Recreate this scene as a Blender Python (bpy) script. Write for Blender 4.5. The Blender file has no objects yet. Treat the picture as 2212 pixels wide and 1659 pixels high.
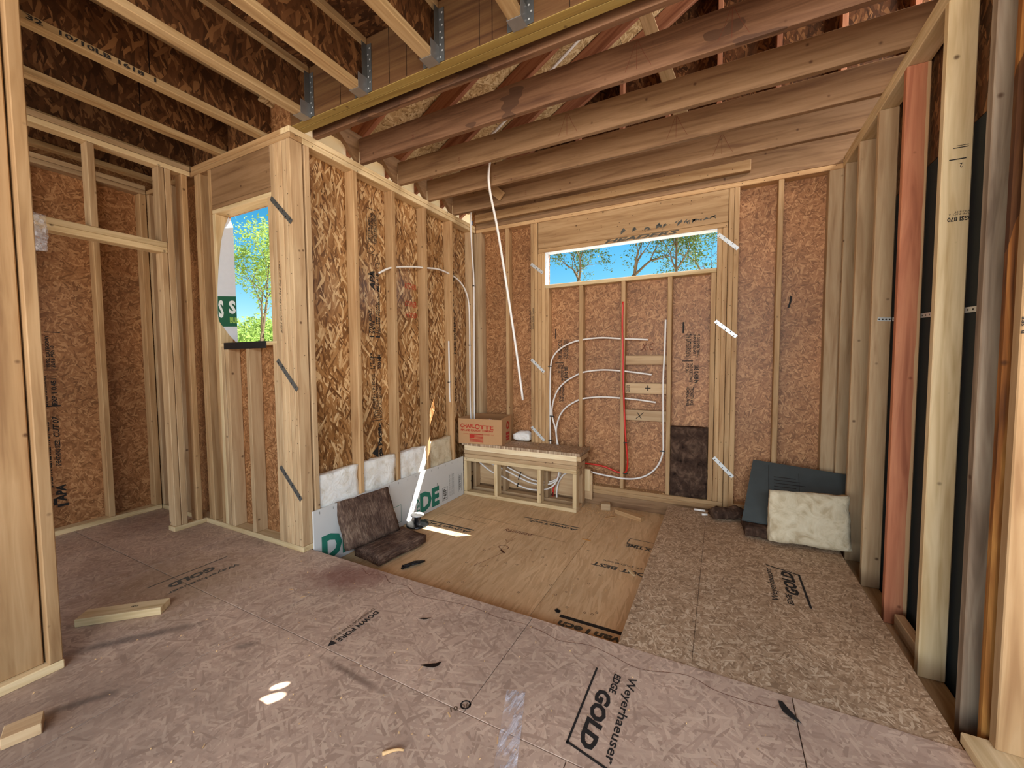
import bpy, bmesh, math, random
from mathutils import Vector, Matrix, noise
random.seed(7)
D = bpy.data
SC = bpy.context.scene
COL = SC.collection
PI = math.pi

# ------------------------------------------------------------------ camera, sky, sun, fill lamps, exposure
cam = D.cameras.new('camera'); camo = D.objects.new('camera', cam); COL.objects.link(camo)
cam.sensor_width = 36.0; cam.lens = 875.124 / 2212 * 36.0; cam.clip_start = 0.02; cam.clip_end = 500
yaw, pitch, roll = -.474976, -.0526918, -.00664107
f0 = Vector((math.sin(yaw), math.cos(yaw), 0)); r0 = Vector((math.cos(yaw), -math.sin(yaw), 0)); u0 = Vector((0, 0, 1))
f1 = math.cos(pitch) * f0 + math.sin(pitch) * u0; u1 = -math.sin(pitch) * f0 + math.cos(pitch) * u0
r2 = math.cos(roll) * r0 + math.sin(roll) * u1; u2 = -math.sin(roll) * r0 + math.cos(roll) * u1
mw = Matrix.Identity(4)
for i in range(3):
    mw[i][0] = r2[i]; mw[i][1] = u2[i]; mw[i][2] = -f1[i]; mw[i][3] = (0, 0, 1.255)[i]
camo.matrix_world = mw
SC.camera = camo

SUN = Vector((.73, .5255, 1.0)).normalized()           # towards the sun
w = D.worlds.new('sky'); SC.world = w; w.use_nodes = True
wn = w.node_tree.nodes; bg = wn['Background']
sky = wn.new('ShaderNodeTexSky'); sky.sky_type = 'NISHITA'; sky.sun_disc = False
sky.sun_elevation = math.asin(SUN.z); sky.sun_rotation = math.atan2(SUN.x, SUN.y)
sky.air_density = 1.0; sky.dust_density = 0.4; sky.ozone_density = 2.0
hsv = wn.new('ShaderNodeHueSaturation'); hsv.inputs['Hue'].default_value = .478; hsv.inputs['Saturation'].default_value = 1.45
w.node_tree.links.new(sky.outputs[0], hsv.inputs['Color']); w.node_tree.links.new(hsv.outputs[0], bg.inputs[0]); bg.inputs[1].default_value = 0.18
sl = D.lights.new('sun', 'SUN'); slo = D.objects.new('sun', sl); COL.objects.link(slo)
sl.energy = 17.0; sl.angle = math.radians(.08); sl.color = (1, .97, .90)
slo.rotation_euler = (-SUN).to_track_quat('-Z', 'Y').to_euler(); slo.location = (6, 4, 9)

def area(name, loc, target, sx, sy, power, col):
    l = D.lights.new(name, 'AREA'); l.shape = 'RECTANGLE'; l.size = sx; l.size_y = sy; l.energy = power; l.color = col
    o = D.objects.new(name, l); COL.objects.link(o); o.location = loc
    o.rotation_euler = (Vector(target) - Vector(loc)).to_track_quat('-Z', 'Y').to_euler()
    return o
# fill lamps added for brightness, standing in for daylight from unseen openings
area('fill_behind_low', (-1.0, -3.3, 1.15), (-.2, 3, 1.05), 3.2, 2.1, 150, (.95, 1, 1.06))
area('fill_behind_high', (.9, -2.2, 2.35), (.45, 2.1, -.2), 2.2, .7, 108, (.95, 1, 1.06))  # lamp added high up to lift the floor against the walls
area('fill_from_right', (2.9, -1.6, 1.5), (-2.2, 2.4, 1.2), 2.2, 1.8, 30, (.95, 1, 1.05))  # lamp added at the right to brighten the left-hand walls
area('fill_attic', (2.2, 2.9, 3.75), (-2.2, 2.9, 3.2), .9, .7, 85, (1, .98, .95))  # lamp added inside the attic to brighten the roof deck
SC.view_settings.view_transform = 'Standard'; SC.view_settings.look = 'None'
SC.view_settings.exposure = 0.0; SC.view_settings.gamma = 1.0; SC.view_settings.use_curve_mapping = False
try:
    SC.cycles.use_denoising = True; SC.cycles.denoiser = 'OPENIMAGEDENOISE'
    SC.cycles.use_adaptive_sampling = True; SC.cycles.adaptive_threshold = 0.03
    SC.cycles.max_bounces = 6; SC.cycles.diffuse_bounces = 4; SC.cycles.glossy_bounces = 3
    SC.cycles.transmission_bounces = 4; SC.cycles.transparent_max_bounces = 6
    SC.cycles.caustics_reflective = False; SC.cycles.caustics_refractive = False
    SC.cycles.sample_clamp_indirect = 4.0
except Exception:
    pass

# ------------------------------------------------------------------ materials
def srgb(r, g, b):
    return tuple(((c / 255) / 12.92 if c / 255 <= .04045 else ((c / 255 + .055) / 1.055) ** 2.4) for c in (r, g, b)) + (1,)

class NT:
    def __init__(s, name, rough=.7, spec=.3):
        s.m = D.materials.new(name); s.m.use_nodes = True; s.t = s.m.node_tree; s.n = s.t.nodes
        s.b = s.n['Principled BSDF']; s.b.inputs['Roughness'].default_value = rough
        s.b.inputs['Specular IOR Level'].default_value = spec
    def new(s, t, **kw):
        o = s.n.new(t)
        for k, v in kw.items(): setattr(o, k, v)
        return o
    def link(s, a, b): s.t.links.new(a, b)
    def ramp(s, fac, stops, interp='LINEAR'):
        r = s.new('ShaderNodeValToRGB'); r.color_ramp.interpolation = interp; e = r.color_ramp.elements
        while len(e) < len(stops): e.new(.5)
        for x, (p, c) in zip(e, stops): x.position = p; x.color = c
        if fac is not None: s.link(fac, r.inputs[0])
        return r.outputs[0]
    def mix(s, fac, a, b, mode='MIX'):
        m = s.new('ShaderNodeMix', data_type='RGBA', blend_type=mode)
        for sock, v in ((m.inputs[0], fac), (m.inputs[6], a), (m.inputs[7], b)):
            if hasattr(v, 'is_linked'): s.link(v, sock)
            else: sock.default_value = v
        return m.outputs[2]
    def math(s, op, a, b=0.0, c=0.0):
        m = s.new('ShaderNodeMath', operation=op)
        for i, v in enumerate((a, b, c)):
            if hasattr(v, 'is_linked'): s.link(v, m.inputs[i])
            else: m.inputs[i].default_value = v
        return m.outputs[0]
    def vmath(s, op, a, b):
        m = s.new('ShaderNodeVectorMath', operation=op)
        for i, v in enumerate((a, b)):
            if hasattr(v, 'is_linked'): s.link(v, m.inputs[i])
            else: m.inputs[i].default_value = v
        return m.outputs[0]
    def coords(s, offset=True):
        tc = s.new('ShaderNodeTexCoord'); v = tc.outputs['Object']
        s.rnd = s.new('ShaderNodeObjectInfo').outputs['Random']
        if offset:
            c = s.new('ShaderNodeCombineXYZ')
            s.link(s.math('MULTIPLY', s.rnd, 37.0), c.inputs[0]); s.link(s.math('MULTIPLY', s.rnd, 91.0), c.inputs[1]); s.link(s.math('MULTIPLY', s.rnd, 53.0), c.inputs[2])
            v = s.vmath('ADD', v, c.outputs[0])
        return v
    def noise(s, v, scale, detail=2, rough=.5, dist=0.0):
        n = s.new('ShaderNodeTexNoise'); n.inputs['Scale'].default_value = scale; n.inputs['Detail'].default_value = detail
        n.inputs['Roughness'].default_value = rough; n.inputs['Distortion'].default_value = dist
        s.link(v, n.inputs['Vector']); return n.outputs['Fac']
    def bump(s, h, strength=.2, dist=.002):
        b = s.new('ShaderNodeBump'); b.inputs['Strength'].default_value = strength; b.inputs['Distance'].default_value = dist
        s.link(h, b.inputs['Height']); s.link(b.outputs[0], s.b.inputs['Normal'])
    def out(s, col): s.link(col, s.b.inputs['Base Color']); return s.m

def wood(name, light, mid, dark, knot=(70, 40, 20), vary=.16, rough=.62, rings=1.0, stain=None, sap=None):
    s = NT(name, rough, .25); v = s.coords()
    g = s.noise(s.vmath('MULTIPLY', v, (1.1 * rings, 15, 15)), 1.6, 3, .6, .6)
    fine = s.noise(s.vmath('MULTIPLY', v, (5, 130, 130)), 1.0, 1)
    c = s.ramp(g, [(.30, srgb(*dark)), (.47, srgb(*mid)), (.62, srgb(*light)), (.75, srgb(*mid))])
    c = s.mix(s.math('MULTIPLY', fine, .28), c, srgb(*dark))
    vo = s.new('ShaderNodeTexVoronoi', feature='F1'); vo.inputs['Scale'].default_value = 11.0; s.link(v, vo.inputs['Vector'])
    sep = s.new('ShaderNodeSeparateColor'); s.link(vo.outputs['Color'], sep.inputs[0])
    gate = s.math('LESS_THAN', sep.outputs[0], .42)
    mr = s.new('ShaderNodeMapRange'); s.link(vo.outputs['Distance'], mr.inputs[0])
    mr.inputs[1].default_value = .05; mr.inputs[2].default_value = .13; mr.inputs[3].default_value = .8; mr.inputs[4].default_value = 0
    c = s.mix(s.math('MULTIPLY', gate, mr.outputs[0]), c, srgb(*knot))
    big = s.noise(v, 1.3, 1)
    val = s.math('ADD', s.math('MULTIPLY', s.math('SUBTRACT', s.rnd, .5), vary * 2), s.math('MULTIPLY_ADD', big, .3, .85))
    hs = s.new('ShaderNodeHueSaturation'); s.link(c, hs.inputs['Color']); s.link(val, hs.inputs['Value'])
    c = hs.outputs[0]
    if stain:
        st = s.noise(s.vmath('MULTIPLY', v, (.9, 3, 3)), 1.1, 3, .65)
        c = s.mix(s.math('MULTIPLY', s.math('GREATER_THAN', st, .60), .75), c, srgb(*stain))
    if sap:
        sx = s.new('ShaderNodeSeparateXYZ'); s.link(s.new('ShaderNodeTexCoord').outputs['Object'], sx.inputs[0])
        wv = s.noise(s.vmath('MULTIPLY', v, (1, .2, .2)), 2.2, 2)
        c = s.mix(s.math('GREATER_THAN', s.math('MULTIPLY_ADD', wv, .035, sx.outputs[1]), .0475), c, srgb(*sap))
    s.bump(g, .12, .002)
    return s.out(c)

def osb(name, cols, fl=(9, 62), rough=.42, spec=.5, dirt=0.0, dirtcol=(60, 45, 40), big=.25, bumps=.25, angles=(-.55, -.12, .3, .75)):
    """strand board: layers of stretched flakes at several angles, the strongest flake on top"""
    s = NT(name, rough, spec); v = s.coords()
    dn = s.new('ShaderNodeTexNoise', noise_dimensions='2D'); dn.inputs['Scale'].default_value = 5; dn.inputs['Detail'].default_value = 1; s.link(v, dn.inputs['Vector'])
    vd = s.vmath('ADD', v, s.vmath('MULTIPLY', dn.outputs['Color'], (.03, .03, 0)))
    best = None
    for k, an in enumerate(angles):
        rot = s.new('ShaderNodeVectorRotate', rotation_type='Z_AXIS'); s.link(vd, rot.inputs['Vector']); rot.inputs['Angle'].default_value = an
        fv = s.new('ShaderNodeTexVoronoi', voronoi_dimensions='2D'); fv.inputs['Scale'].default_value = 1.0
        s.link(s.vmath('MULTIPLY', rot.outputs[0], (fl[0] * (1 + .23 * k), fl[1] * (1 + .17 * (k % 3)), 1)), fv.inputs['Vector'])
        sf = s.new('ShaderNodeSeparateColor'); s.link(fv.outputs['Color'], sf.inputs[0])
        t, p = sf.outputs[0], sf.outputs[1]
        if best is None: best = (t, p)
        else:
            g = s.math('GREATER_THAN', p, best[1])
            best = (s.math('ADD', s.math('MULTIPLY', t, g), s.math('MULTIPLY', best[0], s.math('SUBTRACT', 1.0, g))), s.math('MAXIMUM', p, best[1]))
    tone = best[0]
    c = s.ramp(tone, [(.06, srgb(*cols[0])), (.32, srgb(*cols[1])), (.66, srgb(*cols[2])), (.94, srgb(*cols[3]))])
    bn = s.noise(v, 1.7, 3, .6)
    c = s.mix(1.0, c, s.ramp(bn, [(.3, (1 - big, 1 - big, 1 - big, 1)), (.7, (1 + big * .5, 1 + big * .5, 1 + big * .5, 1))]), 'MULTIPLY')
    if dirt:
        d = s.noise(s.vmath('MULTIPLY', v, (3.0, 4.2, 1)), 1.8, 5, .78)
        c = s.mix(s.math('MULTIPLY', s.ramp(d, [(.48, (0, 0, 0, 1)), (.74, (1, 1, 1, 1))]), dirt), c, srgb(*dirtcol))
    s.bump(tone, bumps, .0025)
    return s.out(c), s, v

def plain(name, col, rough=.6, spec=.4, metal=0.0, vary=0.0, nscale=40, trans=0.0, alpha=1.0):
    s = NT(name, rough, spec); s.b.inputs['Metallic'].default_value = metal
    v = s.coords(); n = s.noise(v, nscale, 2)
    c = s.mix(n, tuple(x * (1 - vary) for x in srgb(*col)[:3]) + (1,), tuple(min(1, x * (1 + vary)) for x in srgb(*col)[:3]) + (1,))
    if trans: s.b.inputs['Transmission Weight'].default_value = trans
    if alpha < 1: s.b.inputs['Alpha'].default_value = alpha
    return s.out(c)

M = {}
M['stud'] = wood('stud_pine', (198, 168, 130), (186, 153, 115), (162, 128, 92))
M['stud_warm'] = wood('stud_warm_pine', (198, 161, 117), (185, 146, 102), (160, 120, 80))
M['stud_pale'] = wood('stud_pale_spruce', (226, 200, 158), (212, 184, 140), (188, 156, 110), vary=.08)
M['stud_red'] = wood('stud_red_fir', (206, 136, 98), (190, 118, 84), (160, 94, 66), knot=(110, 54, 32), vary=.03, sap=(206, 164, 120))
M['stud_grey'] = wood('stud_weathered', (172, 152, 128), (148, 126, 104), (112, 92, 74), vary=.05)
M['bark'] = wood('stud_waney_bark', (196, 138, 70), (150, 92, 42), (82, 46, 24), stain=(58, 34, 22))
M['joist'] = wood('joist_pine', (150, 116, 84), (137, 104, 72), (112, 80, 54), vary=.06)
M['joist_dark'] = wood('joist_dark_pine', (134, 98, 72), (116, 82, 58), (88, 58, 40), stain=(76, 52, 38), vary=.04)
M['rafter'] = wood('rafter_pine', (178, 122, 90), (156, 100, 72), (126, 76, 54), vary=.1)
M['stud_bright'] = wood('fresh_cut_spruce', (246, 226, 190), (238, 214, 174), (222, 192, 150), vary=.03)
M['stud_tan'] = wood('stud_tan_pine', (184, 149, 108), (171, 135, 94), (146, 110, 74), vary=.04)
M['lvl'] = wood('lvl_beam', (112, 80, 48), (98, 66, 38), (76, 48, 28), rings=.7, vary=.03)
M['lvl_edge'] = wood('lvl_edge', (158, 134, 76), (144, 118, 62), (124, 98, 50), rings=.4, vary=.05)
M['flange'] = wood('flange_pine', (190, 160, 118), (172, 140, 98), (146, 112, 74), vary=.06)
M['lit_white'] = wood('bright_lit_board', (214, 206, 200), (200, 190, 184), (176, 164, 158), vary=.05)  # bright light on the block end put into the wood colour
M['osb'], _, _ = osb('osb_sheathing', ((104, 66, 34), (146, 100, 56), (174, 128, 80), (216, 180, 132)), fl=(8, 60), rough=.32, spec=.6, bumps=.3)
M['osb_fine'], _, _ = osb('osb_sheathing_fine', ((126, 82, 46), (151, 101, 62), (166, 114, 72), (190, 140, 94)), fl=(17, 95), rough=.5, spec=.35, bumps=.12, angles=(-1.1, -.3, .5, 1.3))
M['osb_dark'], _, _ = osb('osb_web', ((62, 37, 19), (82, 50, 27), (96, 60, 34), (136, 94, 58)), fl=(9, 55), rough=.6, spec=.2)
M['osb_pale'], _, _ = osb('osb_roof_deck', ((150, 116, 74), (190, 154, 106), (208, 174, 126), (226, 198, 152)), fl=(12, 80), rough=.7, spec=.2, angles=(-1.1, -.3, .5, 1.3))
M['floor_low'], _, _ = osb('subfloor_smooth', ((206, 170, 128), (215, 180, 137), (220, 186, 143), (226, 194, 152)), fl=(4, 60), rough=.6, spec=.25, dirt=.3, dirtcol=(164, 124, 86), bumps=.04, big=.12, angles=(-.1, .05, .2))
M['sheet'], _, _ = osb('osb_loose_sheet', ((146, 118, 92), (172, 142, 112), (188, 158, 128), (216, 190, 160)), fl=(24, 120), rough=.6, spec=.25, dirt=.2, dirtcol=(150, 116, 84), bumps=.12, big=.15, angles=(-1.1, -.3, .5, 1.3))
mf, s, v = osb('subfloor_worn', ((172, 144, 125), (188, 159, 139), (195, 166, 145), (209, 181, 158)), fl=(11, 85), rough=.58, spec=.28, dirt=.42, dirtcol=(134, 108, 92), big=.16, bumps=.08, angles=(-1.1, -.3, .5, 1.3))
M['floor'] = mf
def floor_marks():      # red chalk spill and dark boot scuffs at their places on the subfloor (stains, one shade blob, in world metres)
    geo = s.new('ShaderNodeNewGeometry').outputs['Position']
    src = s.b.inputs['Base Color'].links[0].from_socket
    nz = s.noise(geo, 7, 4, .7)
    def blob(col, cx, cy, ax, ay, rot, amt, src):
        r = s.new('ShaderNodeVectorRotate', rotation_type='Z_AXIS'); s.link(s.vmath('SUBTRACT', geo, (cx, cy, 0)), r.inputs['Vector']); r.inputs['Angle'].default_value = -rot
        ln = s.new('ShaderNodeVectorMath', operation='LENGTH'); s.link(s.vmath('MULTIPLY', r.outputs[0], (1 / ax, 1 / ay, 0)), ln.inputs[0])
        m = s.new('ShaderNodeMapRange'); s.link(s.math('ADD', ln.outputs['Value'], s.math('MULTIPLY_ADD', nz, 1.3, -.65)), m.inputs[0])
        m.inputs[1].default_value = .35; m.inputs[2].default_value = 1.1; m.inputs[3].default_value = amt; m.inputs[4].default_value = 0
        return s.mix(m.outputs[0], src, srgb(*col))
    src = blob((112, 52, 46), -1.93, 1.63, .33, .17, .5, .62, src)
    src = blob((66, 60, 60), -2.38, .80, .27, .035, .9, .6, src)
    src = blob((62, 56, 56), -2.09, .56, .13, .03, 1.0, .7, src)
    src = blob((66, 58, 56), -1.87, 1.0, .06, .03, .9, .5, src)
    src = blob((84, 62, 52), -1.3, 1.1, .22, .02, -.05, .6, src)
    src = blob((112, 96, 86), -2.1, .35, .75, .6, .8, .5, src)  # broad grey-brown wear, also shade of the dim side put into the colour
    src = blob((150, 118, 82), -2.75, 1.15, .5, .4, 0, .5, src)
    s.out(src)
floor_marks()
M['gap'] = plain('joint_dark', (34, 24, 18), .9, .1)
M['ink'] = plain('printed_ink', (44, 40, 38), .8, .2, vary=.3, nscale=60)
M['ink_faint'] = plain('worn_ink', (96, 76, 58), .8, .2, vary=.25, nscale=60)
M['ink_grey'] = plain('grey_ink', (86, 82, 74), .8, .2, vary=.2, nscale=60)
M['pencil'] = plain('pencil_mark', (110, 62, 44), .8, .2)
M['red_ink'] = plain('red_ink', (176, 52, 40), .8, .2, vary=.12, nscale=90)
M['green_ink'] = plain('green_ink', (44, 120, 100), .7, .3, vary=.1)
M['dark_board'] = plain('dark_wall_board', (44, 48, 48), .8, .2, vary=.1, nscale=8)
M['grey_foam'] = plain('grey_tile_board', (72, 78, 78), .75, .3, vary=.14, nscale=14)
M['white_board'] = plain('white_backer_board', (214, 212, 208), .6, .35, vary=.04, nscale=9)
M['pex_white'] = plain('white_tube_plastic', (232, 224, 216), .35, .5)
M['pex_red'] = plain('red_tube_plastic', (206, 42, 30), .35, .5)
M['black'] = plain('black_plastic', (20, 20, 22), .35, .5)
M['black_soft'] = plain('black_rubber', (24, 24, 26), .5, .4)
M['galv'] = plain('galvanized_steel', (168, 170, 172), .36, .5, metal=.85, vary=.15, nscale=25)
M['galv_pale'] = plain('galvanized_pale', (206, 206, 204), .45, .5, metal=.4, vary=.1, nscale=25)
M['galv_dark'] = plain('galvanized_dull', (112, 112, 110), .45, .4, metal=.7, vary=.15, nscale=25)
M['card'] = plain('cardboard', (186, 142, 100), .8, .2, vary=.06, nscale=7)
M['card_in'] = plain('cardboard_inside', (140, 98, 64), .85, .1, vary=.08, nscale=7)
M['soffit'] = plain('white_soffit', (236, 232, 222), .7, .2, vary=.03)
M['wrap'] = plain('white_house_wrap', (214, 218, 226), .6, .3, vary=.04)
M['wrap_green'] = plain('green_house_wrap_band', (30, 92, 66), .6, .3)
M['wrap_white'] = plain('white_wrap_lettering', (226, 232, 230), .6, .3)
M['wrap_lime'] = plain('lime_wrap_lettering', (150, 190, 90), .6, .3)
M['ground'] = plain('outside_soil', (206, 186, 156), .95, .1, vary=.2, nscale=3)
M['shaving'] = plain('wood_shavings', (214, 172, 122), .8, .2, vary=.15, nscale=60)
M['bark_tree'] = plain('tree_bark', (120, 104, 84), .9, .1, vary=.25, nscale=12)

def fibre(name, light, mid, dark, sc=(10, 60, 60), rough=.95):
    s = NT(name, rough, .05); v = s.coords()
    n1 = s.noise(s.vmath('MULTIPLY', v, sc), 1.5, 3, .65, 1.2); n2 = s.noise(v, 9, 3, .6)
    c = s.ramp(s.math('ADD', s.math('MULTIPLY', n1, .55), s.math('MULTIPLY', n2, .45)), [(.34, srgb(*dark)), (.5, srgb(*mid)), (.66, srgb(*light))])
    s.bump(n1, .6, .012)
    return s.out(c)
M['batt_white'] = fibre('white_insulation', (250, 248, 244), (242, 238, 230), (218, 208, 190), (9, 9, 9))
M['batt_cream'] = fibre('cream_insulation', (222, 208, 180), (208, 192, 162), (176, 156, 124), (8, 8, 8))
M['batt_brown'] = fibre('brown_insulation', (150, 124, 104), (100, 78, 66), (58, 42, 36), (70, 10, 40))
M['batt_dark'] = fibre('dark_brown_insulation', (112, 88, 72), (72, 54, 44), (36, 26, 22), (10, 8, 8))

def film(name, col, rough=.12, sc=(14, 14, 14)):
    s = NT(name, rough, .8)
    s.b.inputs['Base Color'].default_value = srgb(*col); s.b.inputs['Alpha'].default_value = .30
    s.b.inputs['Roughness'].default_value = rough
    v = s.coords(); nz = s.noise(s.vmath('MULTIPLY', v, sc), 1.4, 4, .62, 1.2); s.bump(nz, 1.0, .012)
    mr = s.new('ShaderNodeMapRange'); s.link(nz, mr.inputs[0]); mr.inputs[1].default_value = .45; mr.inputs[2].default_value = .68; mr.inputs[3].default_value = .10; mr.inputs[4].default_value = .85
    s.link(mr.outputs[0], s.b.inputs['Alpha'])
    return s.m
M['film'] = film('clear_plastic_film', (232, 228, 232)); M['film_strip'] = film('clear_plastic_strip', (236, 232, 240), .1, (34, 8, 8))
def leafmat(name, col, t=.35, vary=True):
    s = NT(name, .55, .3); c = s.mix(0.0 if not vary else s.noise(s.coords(), 3, 2), tuple(x * (.6 if vary else 1) for x in srgb(*col)[:3]) + (1,), tuple(min(1, x * 1.35) for x in srgb(*col)[:3]) + (1,))
    tr = s.new('ShaderNodeBsdfTranslucent'); s.link(c, tr.inputs[0]); s.out(c)
    mx = s.new('ShaderNodeMixShader'); mx.inputs[0].default_value = t
    s.link(s.b.outputs[0], mx.inputs[1]); s.link(tr.outputs[0], mx.inputs[2]); s.link(mx.outputs[0], s.n['Material Output'].inputs[0])
    return s.m
M['wrap_thin'] = leafmat('thin_white_wrap', (255, 246, 228), .6, False)
M['leaf'] = leafmat('leaf_green', (88, 112, 54), .25); M['leaf_light'] = leafmat('leaf_light_green', (160, 186, 96), .5)

# ------------------------------------------------------------------ object helpers
def link(name, mesh, mat, parent=None, mtx=None):
    if mat is not None and not mesh.materials: mesh.materials.append(M[mat] if isinstance(mat, str) else mat)
    o = D.objects.new(name, mesh); COL.objects.link(o)
    if mtx is not None: o.matrix_world = mtx
    if parent is not None:
        o.parent = parent; o.matrix_parent_inverse = wm(parent).inverted()
    return o
def wm(o):
    m = o.matrix_basis.copy()
    if o.parent: m = wm(o.parent) @ o.matrix_parent_inverse @ m
    return m
def root(name, loc=(0, 0, 0), label=None, cat=None, group=None, kind=None):
    o = D.objects.new(name, None); COL.objects.link(o); o.location = loc; o.empty_display_size = .05
    return tag(o, label, cat, group, kind)
def tag(o, label=None, cat=None, group=None, kind=None):
    if label: o['label'] = label
    if cat: o['category'] = cat
    if group: o['group'] = group
    if kind: o['kind'] = kind
    return o
def mesh_of(verts, faces, smooth=False):
    me = D.meshes.new('m'); me.from_pydata(verts, [], faces); me.update()
    if smooth:
        for p in me.polygons: p.use_smooth = True
    return me
BOXCACHE = {}
def chamfer_mesh(dx, dy, dz, b):
    key = (round(dx, 4), round(dy, 4), round(dz, 4), round(b, 4))
    hx, hy, hz = dx / 2, dy / 2, dz / 2; b = min(b, hx * .45, hy * .45, hz * .45)
    vs, idx = [], {}
    for sx in (-1, 1):
        for sy in (-1, 1):
            for sz in (-1, 1):
                for a in range(3):
                    p = [sx * (hx - b), sy * (hy - b), sz * (hz - b)]; p[a] = (sx * hx, sy * hy, sz * hz)[a]
                    idx[(sx, sy, sz, a)] = len(vs); vs.append(p)
    fs = []
    S = (-1, 1)
    for a in range(3):
        o1, o2 = [(1, 2), (2, 0), (0, 1)][a]
        for s1 in S:
            q = []
            for (p, r) in ((-1, -1), (1, -1), (1, 1), (-1, 1)):
                k = [0, 0, 0]; k[a] = s1; k[o1] = p; k[o2] = r; q.append(idx[(*k, a)])
            fs.append(q if s1 > 0 else q[::-1])
    for a in range(3):                                     # edges along axis a
        o1, o2 = [(1, 2), (2, 0), (0, 1)][a]
        for p in S:
            for r in S:
                k0 = [0, 0, 0]; k1 = [0, 0, 0]
                k0[a] = -1; k1[a] = 1
                for k in (k0, k1): k[o1] = p; k[o2] = r
                q = [idx[(*k0, o1)], idx[(*k1, o1)], idx[(*k1, o2)], idx[(*k0, o2)]]
                fs.append(q if p * r < 0 else q[::-1])
    for k in [(x, y, z) for x in S for y in S for z in S]:
        q = [idx[(*k, 0)], idx[(*k, 1)], idx[(*k, 2)]]
        fs.append(q if k[0] * k[1] * k[2] > 0 else q[::-1])
    me = mesh_of(vs, fs)
    return me
def box(name, parent, x, y, z, mat, bev=.0034, panel=False, rot=None, pivot=None):
    """one board or panel; local X runs along its longest side (panel: X and Y in its plane)"""
    c = Vector(((x[0] + x[1]) / 2, (y[0] + y[1]) / 2, (z[0] + z[1]) / 2))
    d = [abs(x[1] - x[0]), abs(y[1] - y[0]), abs(z[1] - z[0])]
    order = sorted(range(3), key=lambda i: -d[i])
    if panel and order[0] != 2 and order[1] == 2: order[0], order[1] = 2, order[0]
    a, b_, c_ = order
    R = Matrix([[0, 0, 0], [0, 0, 0], [0, 0, 0]])
    R[a][0] = 1; R[b_][1] = 1; R[c_][2] = 1
    if R.determinant() < 0: R[c_][2] = -1
    me = chamfer_mesh(d[a], d[b_], d[c_], bev)
    m = Matrix.Translation(c) @ R.to_4x4()
    if rot is not None:
        pv = Vector(pivot) if pivot is not None else c
        m = Matrix.Translation(pv) @ rot.to_4x4() @ Matrix.Translation(-pv) @ m
    return link(name, me, mat, parent, m)
def beam(name, parent, p0, p1, w_, t_, mat, side=(0, 1, 0), bev=.002):
    """board from p0 to p1; t_ is measured along 'side', w_ across"""
    p0, p1 = Vector(p0), Vector(p1); X = (p1 - p0).normalized(); Zs = Vector(side); Zs = (Zs - X * Zs.dot(X)).normalized(); Y = Zs.cross(X)
    m = Matrix.Identity(4)
    for i in range(3): m[i][0] = X[i]; m[i][1] = Y[i]; m[i][2] = Zs[i]; m[i][3] = ((p0 + p1) / 2)[i]
    return link(name, chamfer_mesh((p1 - p0).length, w_, t_, bev), mat, parent, m)
def prism(name, parent, poly, z0, z1, mat, mtx=None):
    """polygon in local XY extruded z0..z1"""
    n = len(poly); vs = [(p[0], p[1], z0) for p in poly] + [(p[0], p[1], z1) for p in poly]
    fs = [list(range(n))[::-1], list(range(n, 2 * n))] + [[i, (i + 1) % n, n + (i + 1) % n, n + i] for i in range(n)]
    me = mesh_of(vs, fs)
    bm = bmesh.new(); bm.from_mesh(me); bmesh.ops.recalc_face_normals(bm, faces=bm.faces); bm.to_mesh(me); bm.free()
    return link(name, me, mat, parent, mtx)
def basis(o, X, Y):
    X = Vector(X).normalized(); Y = Vector(Y); Y = (Y - X * Y.dot(X)).normalized(); Z = X.cross(Y)
    m = Matrix.Identity(4)
    for i in range(3): m[i][0] = X[i]; m[i][1] = Y[i]; m[i][2] = Z[i]; m[i][3] = o[i]
    return m
def smooth_pts(pts, n=10):
    P = [Vector(p) for p in pts]; out = []
    for i in range(len(P) - 1):
        a = P[i - 1] if i else P[0] * 2 - P[1]; b, c = P[i], P[i + 1]; d = P[i + 2] if i + 2 < len(P) else P[-1] * 2 - P[-2]
        for k in range(n):
            t = k / n
            out.append(.5 * ((2 * b) + (c - a) * t + (2 * a - 5 * b + 4 * c - d) * t * t + (3 * b - a - 3 * c + d) * t ** 3))
    return out + [P[-1]]
def tube_mesh(pts, r, sides=8, n=8, taper=None):
    P = smooth_pts(pts, n) if n > 1 else [Vector(p) for p in pts]
    vs, fs = [], []; up = Vector((.31, .17, .93))
    for i, p in enumerate(P):
        t = (P[min(i + 1, len(P) - 1)] - P[max(i - 1, 0)]).normalized()
        a = t.cross(up)
        if a.length < .1: a = t.cross(Vector((1, 0, 0)))
        a.normalize(); b = t.cross(a); rr = r if taper is None else r + (taper - r) * i / (len(P) - 1)
        for k in range(sides):
            an = 2 * PI * k / sides; vs.append(p + a * math.cos(an) * rr + b * math.sin(an) * rr)
    for i in range(len(P) - 1):
        for k in range(sides):
            k2 = (k + 1) % sides; fs.append([i * sides + k, i * sides + k2, (i + 1) * sides + k2, (i + 1) * sides + k])
    fs.append(list(range(sides))[::-1]); fs.append([(len(P) - 1) * sides + k for k in range(sides)])
    return mesh_of(vs, fs, True)
def tube(name, pts, r, mat, parent=None, **kw): return link(name, tube_mesh(pts, r, **kw), mat, parent)
def lathe_mesh(prof, n=24):
    vs, fs = [], []
    for (r, z) in prof:
        for k in range(n): vs.append((r * math.cos(2 * PI * k / n), r * math.sin(2 * PI * k / n), z))
    for i in range(len(prof) - 1):
        for k in range(n):
            k2 = (k + 1) % n; fs.append([i * n + k, i * n + k2, (i + 1) * n + k2, (i + 1) * n + k])
    fs.append(list(range(n))[::-1]); fs.append([(len(prof) - 1) * n + k for k in range(n)])
    return mesh_of(vs, fs)
DG = None
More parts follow.
